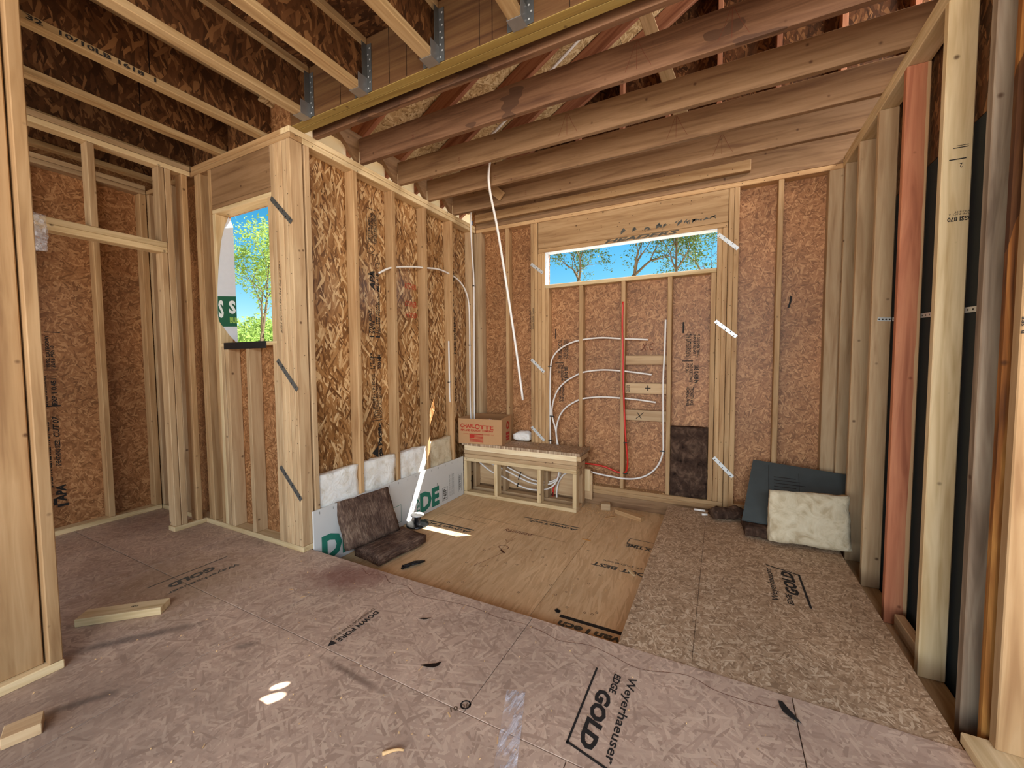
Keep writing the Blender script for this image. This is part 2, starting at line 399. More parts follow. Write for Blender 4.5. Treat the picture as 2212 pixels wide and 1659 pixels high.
def text(parent, body, origin, xdir, ydir, L, H, mat='ink', bold=.012, shear=0.0, lift=.0012, name='lettering'):
    """flat print: body fitted into L x H, its lower-left corner at origin, reading along xdir"""
    cu = D.curves.new('t', 'FONT'); cu.body = body; cu.size = 1; cu.offset = bold; cu.shear = shear; cu.resolution_u = 2; cu.space_line = .9
    to = D.objects.new('t', cu); COL.objects.link(to)
    dg = bpy.context.evaluated_depsgraph_get(); me = D.meshes.new_from_object(to.evaluated_get(dg)); D.objects.remove(to); D.curves.remove(cu)
    if not me.vertices: return None
    xs = [v.co.x for v in me.vertices]; ys = [v.co.y for v in me.vertices]
    x0, x1, y0, y1 = min(xs), max(xs), min(ys), max(ys)
    for v in me.vertices: v.co = Vector(((v.co.x - x0) / (x1 - x0) * L, (v.co.y - y0) / (y1 - y0) * H, lift))
    me.materials.clear()
    o = link(name, me, mat, parent, basis(origin, xdir, ydir)); o['kind'] = 'stuff'
    return o
def flat(parent, poly, origin, xdir, ydir, mat='ink', lift=.0012, name='printed_mark'):
    me = mesh_of([(p[0], p[1], lift) for p in poly], [list(range(len(poly)))])
    return link(name, me, mat, parent, basis(origin, xdir, ydir))
def rects(parent, rl, origin, xdir, ydir, mat='ink', lift=.0012, name='printed_mark'):
    vs, fs = [], []
    for (a, b, c, d) in rl:
        k = len(vs); vs += [(a, b, lift), (c, b, lift), (c, d, lift), (a, d, lift)]; fs.append([k, k + 1, k + 2, k + 3])
    o = link(name, mesh_of(vs, fs), mat, parent, basis(origin, xdir, ydir)); o['kind'] = 'stuff'; return o
def stroke(parent, pts, wd, origin, xdir, ydir, mat='ink', lift=.0012, name='drawn_line'):
    vs, fs = [], []
    P = [Vector((p[0], p[1], 0)) for p in pts]
    for i, p in enumerate(P):
        t = (P[min(i + 1, len(P) - 1)] - P[max(0, i - 1)]).normalized(); nn = Vector((-t.y, t.x, 0)) * wd / 2
        for q in (p + nn, p - nn): vs.append((q.x, q.y, lift))
    for i in range(len(P) - 1): fs.append([2 * i + 1, 2 * i + 3, 2 * i + 2, 2 * i])
    return link(name, mesh_of(vs, fs), mat, parent, basis(origin, xdir, ydir))
def lump_slab(name, parent, mtx, sx, sy, sz, mat, amp=.012, freq=7.0, nx=18, ny=14, nz=3, edge=.6, seed=0.0, bend=None):
    """soft batt: box sx*sy*sz from a corner, surface pushed about by noise"""
    bm = bmesh.new(); ids = {}
    def vert(i, j, k):
        if (i, j, k) not in ids:
            p = Vector((sx * i / nx, sy * j / ny, sz * k / nz))
            q = p + Vector((seed, seed * 1.7, 3.1 * seed))
            nv = noise.noise_vector(q * freq) * amp + noise.noise_vector(q * freq * 2.9) * amp * .45
            ex = min(i, nx - i) / nx; ey = min(j, ny - j) / ny
            rnd = max(0, 1 - min(ex * nx, ey * ny) / 1.5) * edge
            p.z = sz / 2 + (p.z - sz / 2) * (1 - .35 * rnd)
            p += nv
            if bend: p = bend(p)
            ids[(i, j, k)] = bm.verts.new(p)
        return ids[(i, j, k)]
    for i in range(nx):
        for j in range(ny):
            bm.faces.new([vert(i, j, nz), vert(i + 1, j, nz), vert(i + 1, j + 1, nz), vert(i, j + 1, nz)])
            bm.faces.new([vert(i, j, 0), vert(i, j + 1, 0), vert(i + 1, j + 1, 0), vert(i + 1, j, 0)])
    for k in range(nz):
        for i in range(nx):
            bm.faces.new([vert(i, 0, k), vert(i + 1, 0, k), vert(i + 1, 0, k + 1), vert(i, 0, k + 1)])
            bm.faces.new([vert(i + 1, ny, k), vert(i, ny, k), vert(i, ny, k + 1), vert(i + 1, ny, k + 1)])
        for j in range(ny):
            bm.faces.new([vert(0, j + 1, k), vert(0, j, k), vert(0, j, k + 1), vert(0, j + 1, k + 1)])
            bm.faces.new([vert(nx, j, k), vert(nx, j + 1, k), vert(nx, j + 1, k + 1), vert(nx, j, k + 1)])
    me = D.meshes.new('m'); bm.to_mesh(me); bm.free()
    for p in me.polygons: p.use_smooth = True
    return link(name, me, mat, parent, mtx)
def holed(name, parent, x, y, z, hole, axis, mat):
    """sheathing around one rectangular opening: a single slab with a hole; axis = thickness axis"""
    o = [i for i in range(3) if i != axis]; R = (x, y, z)
    (a0, a1), (b0, b1) = R[o[0]], R[o[1]]; (h0, h1), (g0, g1) = hole; t0, t1 = R[axis]
    ring = [(a0, b0), (a1, b0), (a1, b1), (a0, b1)]; inn = [(h0, g0), (h1, g0), (h1, g1), (h0, g1)]
    # local frame: X = vertical, Y = along the wall, Z = thickness
    vs = []
    for t in (t0, t1):
        for p in ring + inn: vs.append((p[1], p[0], t))
    fs = []
    for i in range(4):
        j = (i + 1) % 4
        fs.append([i, j, 4 + j, 4 + i]); fs.append([8 + j, 8 + i, 12 + i, 12 + j])
        fs.append([j, i, 8 + i, 8 + j]); fs.append([4 + i, 4 + j, 12 + j, 12 + i])
    me = mesh_of(vs, fs); bm = bmesh.new(); bm.from_mesh(me); bmesh.ops.recalc_face_normals(bm, faces=bm.faces); bm.to_mesh(me); bm.free()
    m = Matrix([[0, 0, 0, 0], [0, 0, 0, 0], [0, 0, 0, 0], [0, 0, 0, 1]])
    m[2][0] = 1; m[o[0]][1] = 1; m[axis][2] = 1
    if m.to_3x3().determinant() < 0:
        m[axis][2] = -1
        for v in me.vertices: v.co.z = -v.co.z
        me.flip_normals()
    return link(name, me, mat, parent, m)

# ------------------------------------------------------------------ key planes (metres, camera foot at the origin)
XL, YW, YB, XR, XC, XN, ZL = -2.442, 1.702, 3.887, .785, -3.62, -2.403, -.155
T, W4 = .038, .089                       # a 2x4
ZP = 2.685                               # underside of the top plates
def jit(a): return random.uniform(-a, a)

# ------------------------------------------------------------------ floor
floor = link('floor', mesh_of([(-4.6, -2.8, -.03), (2.4, -2.8, -.03), (2.4, 1.74, -.03), (-4.6, 1.74, -.03)], [[0, 1, 2, 3]]), 'gap'); tag(floor, kind='structure')
def fpanel(x0, x1, y0, y1, z=0.0, mat='floor', th=.018, g=.0016, name='floor_panel'):
    return box(name, floor, (x0 + g, x1 - g), (y0 + g, y1 - g), (z - th, z), mat, .001, panel=True)
rowA = [(-4.45, -3.15), (-3.15, -1.967), (-1.967, -.80), (-.80, .26), (.26, 1.48), (1.48, 2.4)]
rowB = [(-4.45, -3.10), (-3.10, -1.967), (-1.967, -.41), (-.41, .81), (.81, 2.4)]
PA = [fpanel(a, b, 1.155, 1.765) for a, b in rowA]
PB = [fpanel(a, b, -.065, 1.155) for a, b in rowB]
for a, b in [(-4.45, -2.58), (-2.58, -.14), (-.14, 2.4)]: fpanel(a, b, -1.285, -.065)
for a, b in [(-4.45, -1.36), (-1.36, 1.08), (1.08, 2.4)]: fpanel(a, b, -2.8, -1.285)
low1 = fpanel(-2.53, -.92, 1.72, 3.99, ZL, 'floor_low', name='lower_floor_panel')
low2 = fpanel(-.92, 1.0, 1.72, 3.99, ZL, 'floor_low', name='lower_floor_panel')
fpanel(1.0, 2.4, 1.72, 4.2, ZL, 'floor_low', name='lower_floor_panel')
box('floor_edge_board', floor, (-2.44, 2.3), (1.725, 1.763), (ZL, -.019), 'stud_warm')

# print on the floor panels
e1, e2 = Vector((1, 0, 0)), Vector((0, 1, 0))
def logo_gold(par, o, xd, yd, Lw, Hh, mat, sides='top', z=0.0, flip=False):
    """WEYERHAEUSER / EDGE GOLD stamp with its angled bar, in a Lw x Hh box"""
    o = Vector(o); xd = Vector(xd).normalized(); yd = Vector(yd).normalized()
    text(par, 'Weyerhaeuser', o + yd * Hh * .60, xd, yd, Lw, Hh * .38, mat, .008, .05)
    text(par, 'EDGE', o + yd * Hh * .22, xd, yd, Lw * .26, Hh * .22, mat, .012, .25)
    text(par, 'GOLD', o + xd * Lw * .29 + yd * Hh * .06, xd, yd, Lw * .64, Hh * .46, mat, .03, .3)
# nearest stamp, right of centre: reads from back to front
p = PB[3]
lo = PA[3]
logo_gold(PB[3], (-.300, 1.585 + .0, 0.0006), (0, -1, 0), (1, 0, 0), .36, .001, 'ink') if False else None
text(PA[3], 'Weyerhaeuser', (-.312, 1.588, 0), (.0, -1, 0), (1, .0, 0), .385, .042, 'ink', .014, .1)
text(PA[3], 'EDGE', (-.357, 1.582, 0), (0, -1, 0), (1, 0, 0), .105, .028, 'ink', .03, .2)
text(PA[3], 'GOLD', (-.398, 1.478, 0), (0, -1, 0), (1, 0, 0), .258, .060, 'ink', .05, .25)
flat(PA[3], [(0, 0), (.372, 0), (.372, .008), (0, .008)], (-.432, 1.580, 0), (0, -1, 0), (1, 0, 0), 'ink')
flat(PA[3], [(0, 0), (.19, 0), (.19, .009), (0, .009)], (-.432, 1.212, 0), (.97, -.22, 0), (.22, .97, 0), 'ink')
# DOWN PORE arrow
text(PA[2], 'DOWN PORE', (-1.535, 1.452, 0), (0, -1, 0), (1, 0, 0), .240, .030, 'ink', .03)
text(PA[2], 'DRAINAGE THIS END', (-1.563, 1.462, 0), (0, -1, 0), (1, 0, 0), .258, .017, 'ink_faint', .01)
flat(PA[2], [(0, 0), (.035, -.022), (.035, .022)], (-1.53, 1.166, 0), (0, 1, 0), (-1, 0, 0), 'ink')
# worn stamp by the closet
gx, gy = Vector((-.02, 1, 0)), Vector((-1, -.02, 0))
text(PA[1], 'Weyerhaeuser', (-2.70, 1.42, 0), (0, -1, 0), (1, 0, 0), .37, .042, 'ink_grey', .012, .1)
text(PA[1], 'GOLD', (-2.79, 1.33, 0), (0, -1, 0), (1, 0, 0), .24, .060, 'ink_grey', .05, .2)
flat(PA[1], [(0, 0), (.42, 0), (.42, .007), (0, .007)], (-2.845, 1.03, 0), (0, 1, 0), (-1, 0, 0), 'ink_grey')
flat(PA[1], [(0, 0), (.11, 0), (.11, .007), (0, .007)], (-2.735, 1.03, 0), (-1, 0, 0), (0, 1, 0), 'ink_grey')
# small round mark and staple print at the seam
stroke(PA[2], [(.018 * math.cos(t * .7), .018 * math.sin(t * .7)) for t in range(11)], .006, (-.81, 1.185, 0), e1, e2, 'ink')
text(PB[2], '10 06', (-.84, 1.135, 0), (.7, .7, 0), (-.7, .7, 0), .07, .02, 'ink_faint')
# cracks / snapped chalk line along the floor edge
for par, pts in ((PA[2], [(-1.93, 1.735), (-1.84, 1.70), (-1.76, 1.735), (-1.66, 1.69), (-1.55, 1.70), (-1.45, 1.66), (-1.3, 1.68), (-1.12, 1.70), (-.95, 1.69), (-.82, 1.70)]),
                 (PA[3], [(-.79, 1.70), (-.71, 1.69), (-.62, 1.665), (-.50, 1.69), (-.40, 1.685), (-.27, 1.655), (-.1, 1.70), (0, 1.665), (.1, 1.665), (.2, 1.68)])):
    q = [tuple(v)[:2] for v in smooth_pts([(a, b + jit(.006), 0) for a, b in pts], 5)]
    stroke(par, q, .0022, (0, 0, 0), e1, e2, 'pencil')
# lower floor prints
text(low1, 'AdvanTech', (-1.83, 2.80, ZL), (-1, .01, 0), (0, -1, 0), .50, .045, 'ink_grey', .03, .15)
flat(low1, [(0, 0), (.54, 0), (.54, .02), (0, .02)], (-1.82, 2.835, ZL), (-1, .01, 0), (0, -1, 0), 'ink_grey', .0008)
text(low1, 'AdvanTech', (-1.04, 3.235, ZL), (-1, .03, 0), (0, -1, 0), .46, .045, 'ink_grey', .03, .15)
flat(low1, [(0, 0), (.54, 0), (.54, .014), (0, .014)], (-1.035, 3.27, ZL), (-1, .03, 0), (0, -1, 0), 'ink_grey', .0008)
text(low2, 'AdvanTech', (-.30, 2.025, ZL), (-1, 0, 0), (0, -1, 0), .46, .055, 'ink_grey', .04, .15)
flat(low2, [(0, 0), (.48, 0), (.48, .026), (0, .026)], (-.29, 2.075, ZL), (-1, 0, 0), (0, -1, 0), 'ink', .0008)
text(low2, 'OUT BEST', (-.40, 2.735, ZL), (-1, .04, 0), (0, -1, 0), .38, .05, 'ink_grey', .04, .1)
text(low2, '2 FT. STUD BLOCK', (-.42, 2.80, ZL), (-1, .04, 0), (0, -1, 0), .30, .022, 'ink_grey', .01)
text(low2, 'X TIME', (-.43, 3.13, ZL), (-1, .06, 0), (0, -1, 0), .19, .05, 'ink_grey', .04)
rects(low2, [(0, 0, .22, .007), (0, .10, .22, .107), (.213, 0, .22, .107)], (-.40, 3.235, ZL), (-1, .06, 0), (0, -1, 0), 'ink_grey')
text(low1, 'Rainhead', (-1.60, 2.93, ZL), (1, .02, 0), (0, 1, 0), .26, .05, 'pencil', 0, .3)
stroke(low1, [(.04 * math.cos(t * .6), .03 * math.sin(t * .6)) for t in range(12)], .005, (-1.45, 2.66, ZL), e1, e2, 'pencil')
stroke(low1, [(0, .1), (-.02, 0), (-.06, .05)], .004, (-1.44, 2.74, ZL), e1, e2, 'pencil')
stroke(low1, [(.05, .26), (-.04, 0), (.03, .02)], .003, (-1.46, 2.32, ZL), e1, e2, 'pencil')
stroke(low1, [(-.04, .05), (-.04, 0)], .003, (-1.46, 2.32, ZL), e1, e2, 'pencil')
for (a, b) in [(-2.3, 3.02), (-1.55, 2.98), (-2.0, 3.1)]:
    stroke(low1, [(0, 0), (.5, -.03)], .003, (a, b, ZL), e1, e2, 'ink_faint')
for k in range(34):                    # inked nail guide rings
    x, y = random.uniform(-1.6, -.45), random.uniform(1.85, 2.9)
    pr = low1 if x < -.94 else low2
    r = .009
    stroke(pr, [(r * math.cos(a * PI / 2 + .4), r * math.sin(a * PI / 2 + .4)) for a in range(5)], .003, (x, y, ZL), e1, e2, 'ink_faint')

# loose sheet bridging the recess
sheet = root('osb_sheet', (.16, 2.74, -.015), 'loose rectangular strand board sheet bridging the recessed floor beside the stud wall', 'board')
shm = box('panel', sheet, (-.385, .722), (1.7665, 3.735), (-.0215, -.0035), 'sheet', .0006, panel=True)
text(shm, 'Weyerhaeuser', (.308, 2.47, -.0035), (-.01, 1, 0), (-1, -.01, 0), .38, .043, 'ink', .014, .1)
text(shm, 'EDGE', (.362, 2.46, -.0035), (0, 1, 0), (-1, 0, 0), .11, .028, 'ink', .03, .2)
text(shm, 'GOLD', (.402, 2.57, -.0035), (0, 1, 0), (-1, 0, 0), .27, .062, 'ink', .05, .25)
flat(shm, [(0, 0), (.37, 0), (.37, .011), (0, .011)], (.438, 2.465, -.0035), (0, 1, 0), (-1, 0, 0), 'ink')
flat(shm, [(0, 0), (.178, 0), (.178, .010), (0, .010)], (.44, 2.828, -.0035), (-.93, .36, 0), (-.36, -.93, 0), 'ink')
stroke(shm, [(-.084, 1.80), (-.084, 2.4), (-.083, 3.0), (-.081, 3.46)], .0022, (0, 0, -.0035), e1, e2, 'ink_faint')
for k in range(22):
    y = 1.86 + k * .075
    rects(shm, [(-.10 if k % 3 == 0 else -.088, y, -.07 if k % 3 == 0 else -.08, y + .003)], (0, 0, -.0035), e1, e2, 'ink_faint')
    rects(shm, [(-.372, y, -.35, y + .004)], (0, 0, -.0035), e1, e2, 'ink_faint') if k % 2 else None
box('sleeper', sheet, (-.34, -.302), (1.80, 3.60), (ZL + .001, -.022), 'stud_warm')
box('sleeper', sheet, (.64, .678), (1.80, 3.60), (ZL + .001, -.022), 'stud_warm')

# ------------------------------------------------------------------ wall_back (long high window)
wb = holed('wall_back', None, (-2.54, 2.2), (3.977, 3.988), (-.3, 2.95), ((-1.60, -.041), (2.047, 2.372)), 1, 'osb_fine'); tag(wb, kind='structure')
y0, y1 = YB, YB + W4
def bstud(x, z0=T, z1=ZP, mat='stud_warm', name='stud', w_=T): return box(name, wb, (x, x + w_), (y0 + jit(.001), y1), (z0, z1), mat)
bstud(-2.508, T, ZP, 'stud'); bstud(-2.468, T, ZP, 'stud'); bstud(-2.428, T, ZP, 'stud', w_=.06)
bstud(-2.069)
for x in (-1.774, -1.733): bstud(x, T, ZP)
for x in (-1.692, -1.652): bstud(x, T, 2.372)
bstud(-1.612, T, 2.01)
for x in (-1.252, -.842, -.431): bstud(x, T, 2.009, 'stud_warm', 'cripple_stud')
bstud(-.083, T, 2.009, 'stud_warm', 'cripple_stud')
for x in (-.041, -.002): bstud(x, T, 2.372)
pk = [bstud(x, -.02, ZP) for x in (.040, .080)]
s6 = bstud(.384); bstud(.706, T, ZP, 'stud', w_=.14)
box('bottom_plate', wb, (-2.44, .036), (y0 - .002, y1), (0, T - .001), 'stud_warm'); box('bottom_plate', wb, (.12, 1.2), (y0, y1), (0, T - .001), 'stud_warm')
box('bottom_plate', wb, (-2.44, .036), (y0, y1), (-.040, -.001), 'stud_warm'); box('rim_board', wb, (-2.44, 1.1), (y0 + .012, y0 + .05), (ZL, -.041), 'joist')
box('top_plate', wb, (-2.44, 1.0), (y0, y1), (ZP + .001, 2.724), 'stud_warm'); box('top_plate', wb, (-2.44, 1.0), (y0 + .001, y1), (2.725, 2.764), 'joist')
hd = box('header', wb, (-1.689, .037), (y0 + .001, y0 + .04), (2.415, ZP - .001), 'stud_tan'); box('header', wb, (-1.689, .037), (y0 + .045, y0 + .085), (2.415, ZP - .001), 'stud_warm')
hp = box('header_plate', wb, (-1.689, .037), (y0, y1), (2.374, 2.413), 'stud_warm')
box('window_sill', wb, (-1.61, -.043), (y0, y1), (2.010, 2.046), 'stud_pale')
for nm, xx, zz_ in (('white_lining', (-1.6105, -1.609), (2.047, 2.373)), ('white_lining', (-.0435, -.042), (2.047, 2.373)), ('white_lining', (-1.609, -.0435), (2.3715, 2.373)), ('white_lining', (-1.609, -.0435), (2.0465, 2.048))):  # white lining added to give the reveals their sky-lit glow
    box(nm, wb, xx, (y0 + .004, y1 + .012), zz_, 'wrap', .0003, panel=True)
# smudges on header, marks
for k in range(26):
    a = random.uniform(.72, 1.62) if k % 3 else random.uniform(1.3, 1.66)
    flat(hd, [(a, .045 + jit(.022)), (a + random.uniform(.01, .05), .05 + jit(.02)), (a + random.uniform(.01, .04), .065 + jit(.02)), (a + .005, .06 + jit(.01))], (-1.689, y0 + .001, 2.415), e1, (0, 0, 1), 'ink_grey', .0006, 'smudge')
text(hp, 'HEADERS', (-1.0, y0, 2.378), e1, (0, 0, 1), .66, .032, 'ink_grey', .04, .3)
# flat blocking between cripples
blk = []
for (z0, z1) in ((1.227, 1.314), (.956, 1.054), (.702, .801)):
    blk.append(box('blocking', wb, (-.803, -.432), (y0 + .028, y0 + .066), (z0, z1), 'stud'))
stroke(blk[2], [(0, 0), (.07, .06)], .006, (-.70, y0 + .028, .72), e1, (0, 0, 1), 'ink'); stroke(blk[2], [(.01, .06), (.05, .0)], .006, (-.70, y0 + .028, .72), e1, (0, 0, 1), 'ink')
text(blk[1], '+', (-.62, y0 + .028, .985), e1, (0, 0, 1), .05, .05, 'ink', 0); text(blk[1], 'GSI 870', (-.76, y0 + .028, .965), (0, 0, 1), (-1, 0, 0), .07, .03, 'ink', .01)
text(wb, 'X C', (-.67, 3.977, 1.36), e1, (0, 0, 1), .12, .07, 'pencil', 0, .3)
zz = Vector((0, 0, 1))
def printcol(par, body, o, L, H, up=True, mat='ink', axis='back', **k):
    """a column of print running up or down a wall"""
    if axis == 'back': xd, yd = (zz, -e1) if up else (-zz, e1)
    elif axis == 'left': xd, yd = (zz, -e2) if up else (-zz, e2)
    return text(par, body, o, xd, yd, L, H, mat, **k)
for (x, zt) in ((-1.555, 1.49), (-.33, 1.50)):
    yq = 3.977
    printcol(wb, '7/16 CATEGORY 24/16', (x + .05, yq, zt), .20, .045, False, bold=.03); printcol(wb, 'PS 2-10 SHEATHING\nSPAN RATED EXP 1', (x + .11, yq, zt), .20, .055, False, bold=.03)
    printcol(wb, 'THIS SIDE DOWN\nCUT 2X6', (x + .05, yq, zt - .26), .17, .06, False, bold=.03); printcol(wb, '585 0.418 IN', (x + .12, yq, zt - .28), .16, .04, False, bold=.04)
    printcol(wb, 'STRENGTH AXIS\nNOMINAL PANEL', (x + .06, yq, zt - .47), .18, .06, False, bold=.03)
    rects(wb, [(0, 0, .012, .10)], (x + .02, yq, zt + .01), e1, zz, 'ink'); rects(wb, [(0, 0, .09, .008)], (x + .02, yq, zt - .245), e1, zz, 'ink')
hw = text(wb, '#355 ShowerBath\nFrame Inside / Leave', (-1.735, y0 - .0012, 1.60), (0, 0, 1), (-1, 0, 0), .22, .055, 'ink', 0, .4)

def nails(par, pts, origin, xd, yd, r=.0035, mat='gap', name='nail_head'):
    vs, fs = [], []
    for (a, b) in pts:
        k = len(vs); vs += [(a + r * math.cos(i * PI / 3), b + r * math.sin(i * PI / 3), .0009) for i in range(6)]; fs.append(list(range(k, k + 6)))
    o = link(name, mesh_of(vs, fs), mat, par, basis(origin, xd, yd)); o['kind'] = 'stuff'; return o
rn = random.Random(5)
nails(hd, [(.05 + 1.62 * i / 13 + rn.uniform(-.03, .03), rn.choice((.03, .12, .2, .24)) + rn.uniform(-.02, .02)) for i in range(14) for _ in (0, 1)], (-1.689, y0 + .001, 2.415), e1, zz)
for k_, x in enumerate((-1.755, -1.714, -1.673, -1.633, -.022, .017, .059, .099)): nails(pk[0], [(rn.uniform(-.008, .008), .15 + .3 * i + rn.uniform(-.08, .08)) for i in range(8)], (x, y0 - .0015, .06), e1, zz, .003)
nails(wb, [(.1 + .2 * i + rn.uniform(-.05, .05), rn.uniform(.01, .03)) for i in range(16)], (-2.4, y0 - .0015, ZP), e1, zz, .003); nails(wb, [(.1 + .11 * i + rn.uniform(-.05, .05), rn.uniform(.015, .07)) for i in range(22)], (-2.4, 3.8545, 2.79), e1, zz, .003)
stroke(wb, [(.499, 1.776), (.494, 1.73), (.482, 1.684)], .014, (0, 3.977, 0), e1, zz, 'ink')
# metal strap ties: sloping perforated straps on the packs
strapm = {}
def strap(par, p0, p1, normal, w_=.030, mat='galv_pale', holes=5, th=.0016, lift=.001, name='strap_tie'):
    p0, p1, n = Vector(p0), Vector(p1), Vector(normal); X = (p1 - p0).normalized(); L = (p1 - p0).length; Y = n.cross(X)
    key = (round(L, 3), w_, mat)
    m = basis((p0 + p1) / 2 + n * (lift + th / 2), X, Y)
    o = link(name, chamfer_mesh(L, w_, th, .0006), mat, par, m)
    vs, fs = [], []
    for k in range(holes):
        cx = -L / 2 + L * (k + .5) / holes; cy = (.006 if k % 2 else -.006) if w_ > .025 else 0; r = .005
        b = len(vs); vs += [(cx + r * math.cos(a * PI / 3), cy + r * math.sin(a * PI / 3), th / 2 + .0005) for a in range(6)]; fs.append(list(range(b, b + 6)))
    q = link('nail_hole', mesh_of(vs, fs), 'gap', o, m); q['kind'] = 'stuff'
    return o
for a, b in (((-.036, 2.322), (.112, 2.182)), ((-.046, 1.598), (.115, 1.458)), ((-.038, .424), (.11, .268))):
    strap(wb, (a[0], y0 - .001, a[1]), (b[0], y0 - .001, b[1]), (0, -1, 0))
for a, b in (((-1.766, 2.275), (-1.634, 2.169)), ((-1.768, 1.288), (-1.622, 1.153)), ((-1.768, .576), (-1.622, .437))):
    strap(wb, (a[0], y0 - .001, a[1]), (b[0], y0 - .001, b[1]), (0, -1, 0))

# ------------------------------------------------------------------ wall_left (shower side)
wl = box('wall_left', None, (-2.542, -2.531), (1.80, 3.99), (-.3, 2.76), 'osb', .001, panel=True); tag(wl, kind='structure')
def lstud(y, z0=T, z1=ZP, mat='stud_warm', w_=T): return box('stud', wl, (-2.531, XL + jit(.001)), (y, y + w_), (z0, z1), mat)
lstud(1.803, T, ZP, 'stud'); ls = [lstud(y) for y in (2.197, 2.597, 3.004, 3.413)]; lstud(3.80, T, ZP, 'stud')
box('bottom_plate', wl, (-2.531, XL), (1.795, YB - .002), (0, T - .001), 'stud_warm'); box('rim_board', wl, (-2.531, -2.493), (1.795, YB), (ZL, -.001), 'joist')
box('top_plate', wl, (-2.531, XL), (YW + W4 + .001, YB - .003), (ZP + .001, 2.721), 'stud_pale'); box('top_plate', wl, (-2.531, XL + .002), (YW - .001, YB - .003), (2.723, 2.759), 'stud_pale')
xs_ = -2.531
rects(wl, [(0, 0, .004, .36), (.105, 0, .109, .36), (0, .357, .109, .361), (0, 0, .109, .004)], (xs_, 2.40, 2.14), e2, zz, 'ink')
printcol(wl, 'STRUCTURAL PANELS\nSTORE OFF THE GROUND\nKEEP DRY AND COVERED', (xs_, 2.50, 2.23), .24, .085, True, axis='left', bold=.035)
stroke(wl, [(.03 * math.cos(a * PI / 2), .03 * math.sin(a * PI / 2)) for a in range(5)], .006, (xs_, 2.45, 2.18), e2, zz, 'ink')
printcol(wl, 'APA', (xs_, 2.475, 1.85), .16, .055, True, axis='left', bold=.05, shear=.2); printcol(wl, 'MILL 418', (xs_, 2.52, 1.85), .14, .03, True, axis='left', bold=.035)
stroke(wl, [(.022 * math.cos(a * .7), .022 * math.sin(a * .7)) for a in range(10)], .006, (xs_, 2.505, 2.06), e2, zz, 'ink')
printcol(wl, '7/16 CAT.\n24/16', (xs_, 2.465, 1.50), .20, .065, True, axis='left', bold=.035); printcol(wl, '11.1 MM 15/32\nPRP-108 PS2-18', (xs_, 2.525, 1.50), .26, .05, True, axis='left', bold=.03)
rects(wl, [(0, 0, .05, .012), (.065, 0, .115, .012), (0, .50, .04, .512)], (xs_, 2.405, 1.47), e2, zz, 'ink')
printcol(wl, 'SIZED FOR SPACING', (xs_, 2.525, 1.70), .18, .02, True, axis='left', bold=.03)
printcol(wl, '1 FT. 2X4\n16 OC', (xs_, 2.455, 1.21), .13, .05, True, axis='left', bold=.03); printcol(wl, '200 MM', (xs_, 2.525, 1.21), .12, .04, True, axis='left', bold=.035)
printcol(wl, 'NAIL SPACING 6 IN EDGES\n12 IN FIELD MIN GAP\nBLOCK ALL EDGES', (xs_, 2.52, .80), .37, .10, True, axis='left', bold=.015)
printcol(wl, 'rgia Pacific', (xs_, 2.525, .43), .33, .055, True, axis='left', bold=.05); flat(wl, [(0, 0), (.07, -.05), (.07, .05)], (xs_, 2.40, .52), e2, zz, 'ink')
rects(wl, [(0, 0, .11, .006), (0, .52, .11, .526)], (xs_, 2.41, .78), e2, zz, 'ink')
for i, (t_, z_) in enumerate((('KITCHEN', 1.93), ('CORNER', 1.77), ('HOOD', 1.67))): text(wl, t_, (xs_, 2.83, z_), e2, zz, .15, .05, 'red_ink', .004, .2)
rects(wl, [(0, 0, .004, .30), (.105, 0, .109, .30), (0, .297, .109, .301)], (xs_, 3.52, 2.10), e2, zz, 'ink')
printcol(wl, 'STRUCTURAL PANELS\nKEEP DRY', (xs_, 3.60, 2.12), .24, .06, True, axis='left', bold=.035)
printcol(wl, 'APA', (xs_, 3.58, 1.80), .18, .055, True, axis='left', bold=.05, shear=.2); printcol(wl, '7/16 CAT. 24/16\nPS2 SHEATHING', (xs_, 3.61, 1.35), .40, .08, True, axis='left', bold=.035)
printcol(wl, 'NAIL SPACING 6 IN EDGES\nBLOCK ALL EDGES', (xs_, 3.61, .85), .37, .08, True, axis='left', bold=.015)

# ------------------------------------------------------------------ wall_middle (small window)
wm_ = holed('wall_middle', None, (-4.43, -2.53), (1.792, 1.803), (-.3, 3.066), ((-3.30, -2.645), (1.412, 2.358)), 1, 'osb_fine'); tag(wm_, kind='structure')
my0, my1 = YW, YW + W4
def mstud(x, z0=T, z1=ZP, mat='stud', w_=T, name='stud'): return box(name, wm_, (x, x + w_), (my0 + jit(.001), my1), (z0, z1), mat)
PKM = [mstud(-2.688 + .041 * i, T, ZP, 'stud', .0372) for i in range(2, 6)]
for x in (-2.688, -2.647): mstud(x, T, 2.359 if x < -2.65 else ZP, 'stud', .0385)
mstud(-3.388, T, ZP, 'stud_warm'); mstud(-3.348, T, 2.359, 'stud_pale'); mstud(-3.308, T, 1.385)
mstud(-3.262, T, 1.385, 'stud', .038, 'cripple_stud'); mstud(-3.10, T, 1.385, 'stud', .038, 'cripple_stud') if False else None
box('cripple_stud', wm_, (-3.00, -2.962), (my0, my1), (T, 1.385), 'stud')
mstud(-3.575, T, ZP, 'stud_warm'); mstud(-3.532, T, ZP, 'stud_warm')
for x in (-4.33, -3.95): mstud(x, T, ZP)
mpl = box('bottom_plate', wm_, (-4.33, XL), (my0 - .001, my1), (0, T - .001), 'stud_pale')
box('top_plate', wm_, (-4.33, XL + .001), (my0, my1), (ZP + .001, 2.721), 'stud_warm'); box('top_plate', wm_, (-3.62, -2.533), (my0 + .001, my1), (2.723, 2.759), 'stud_warm')
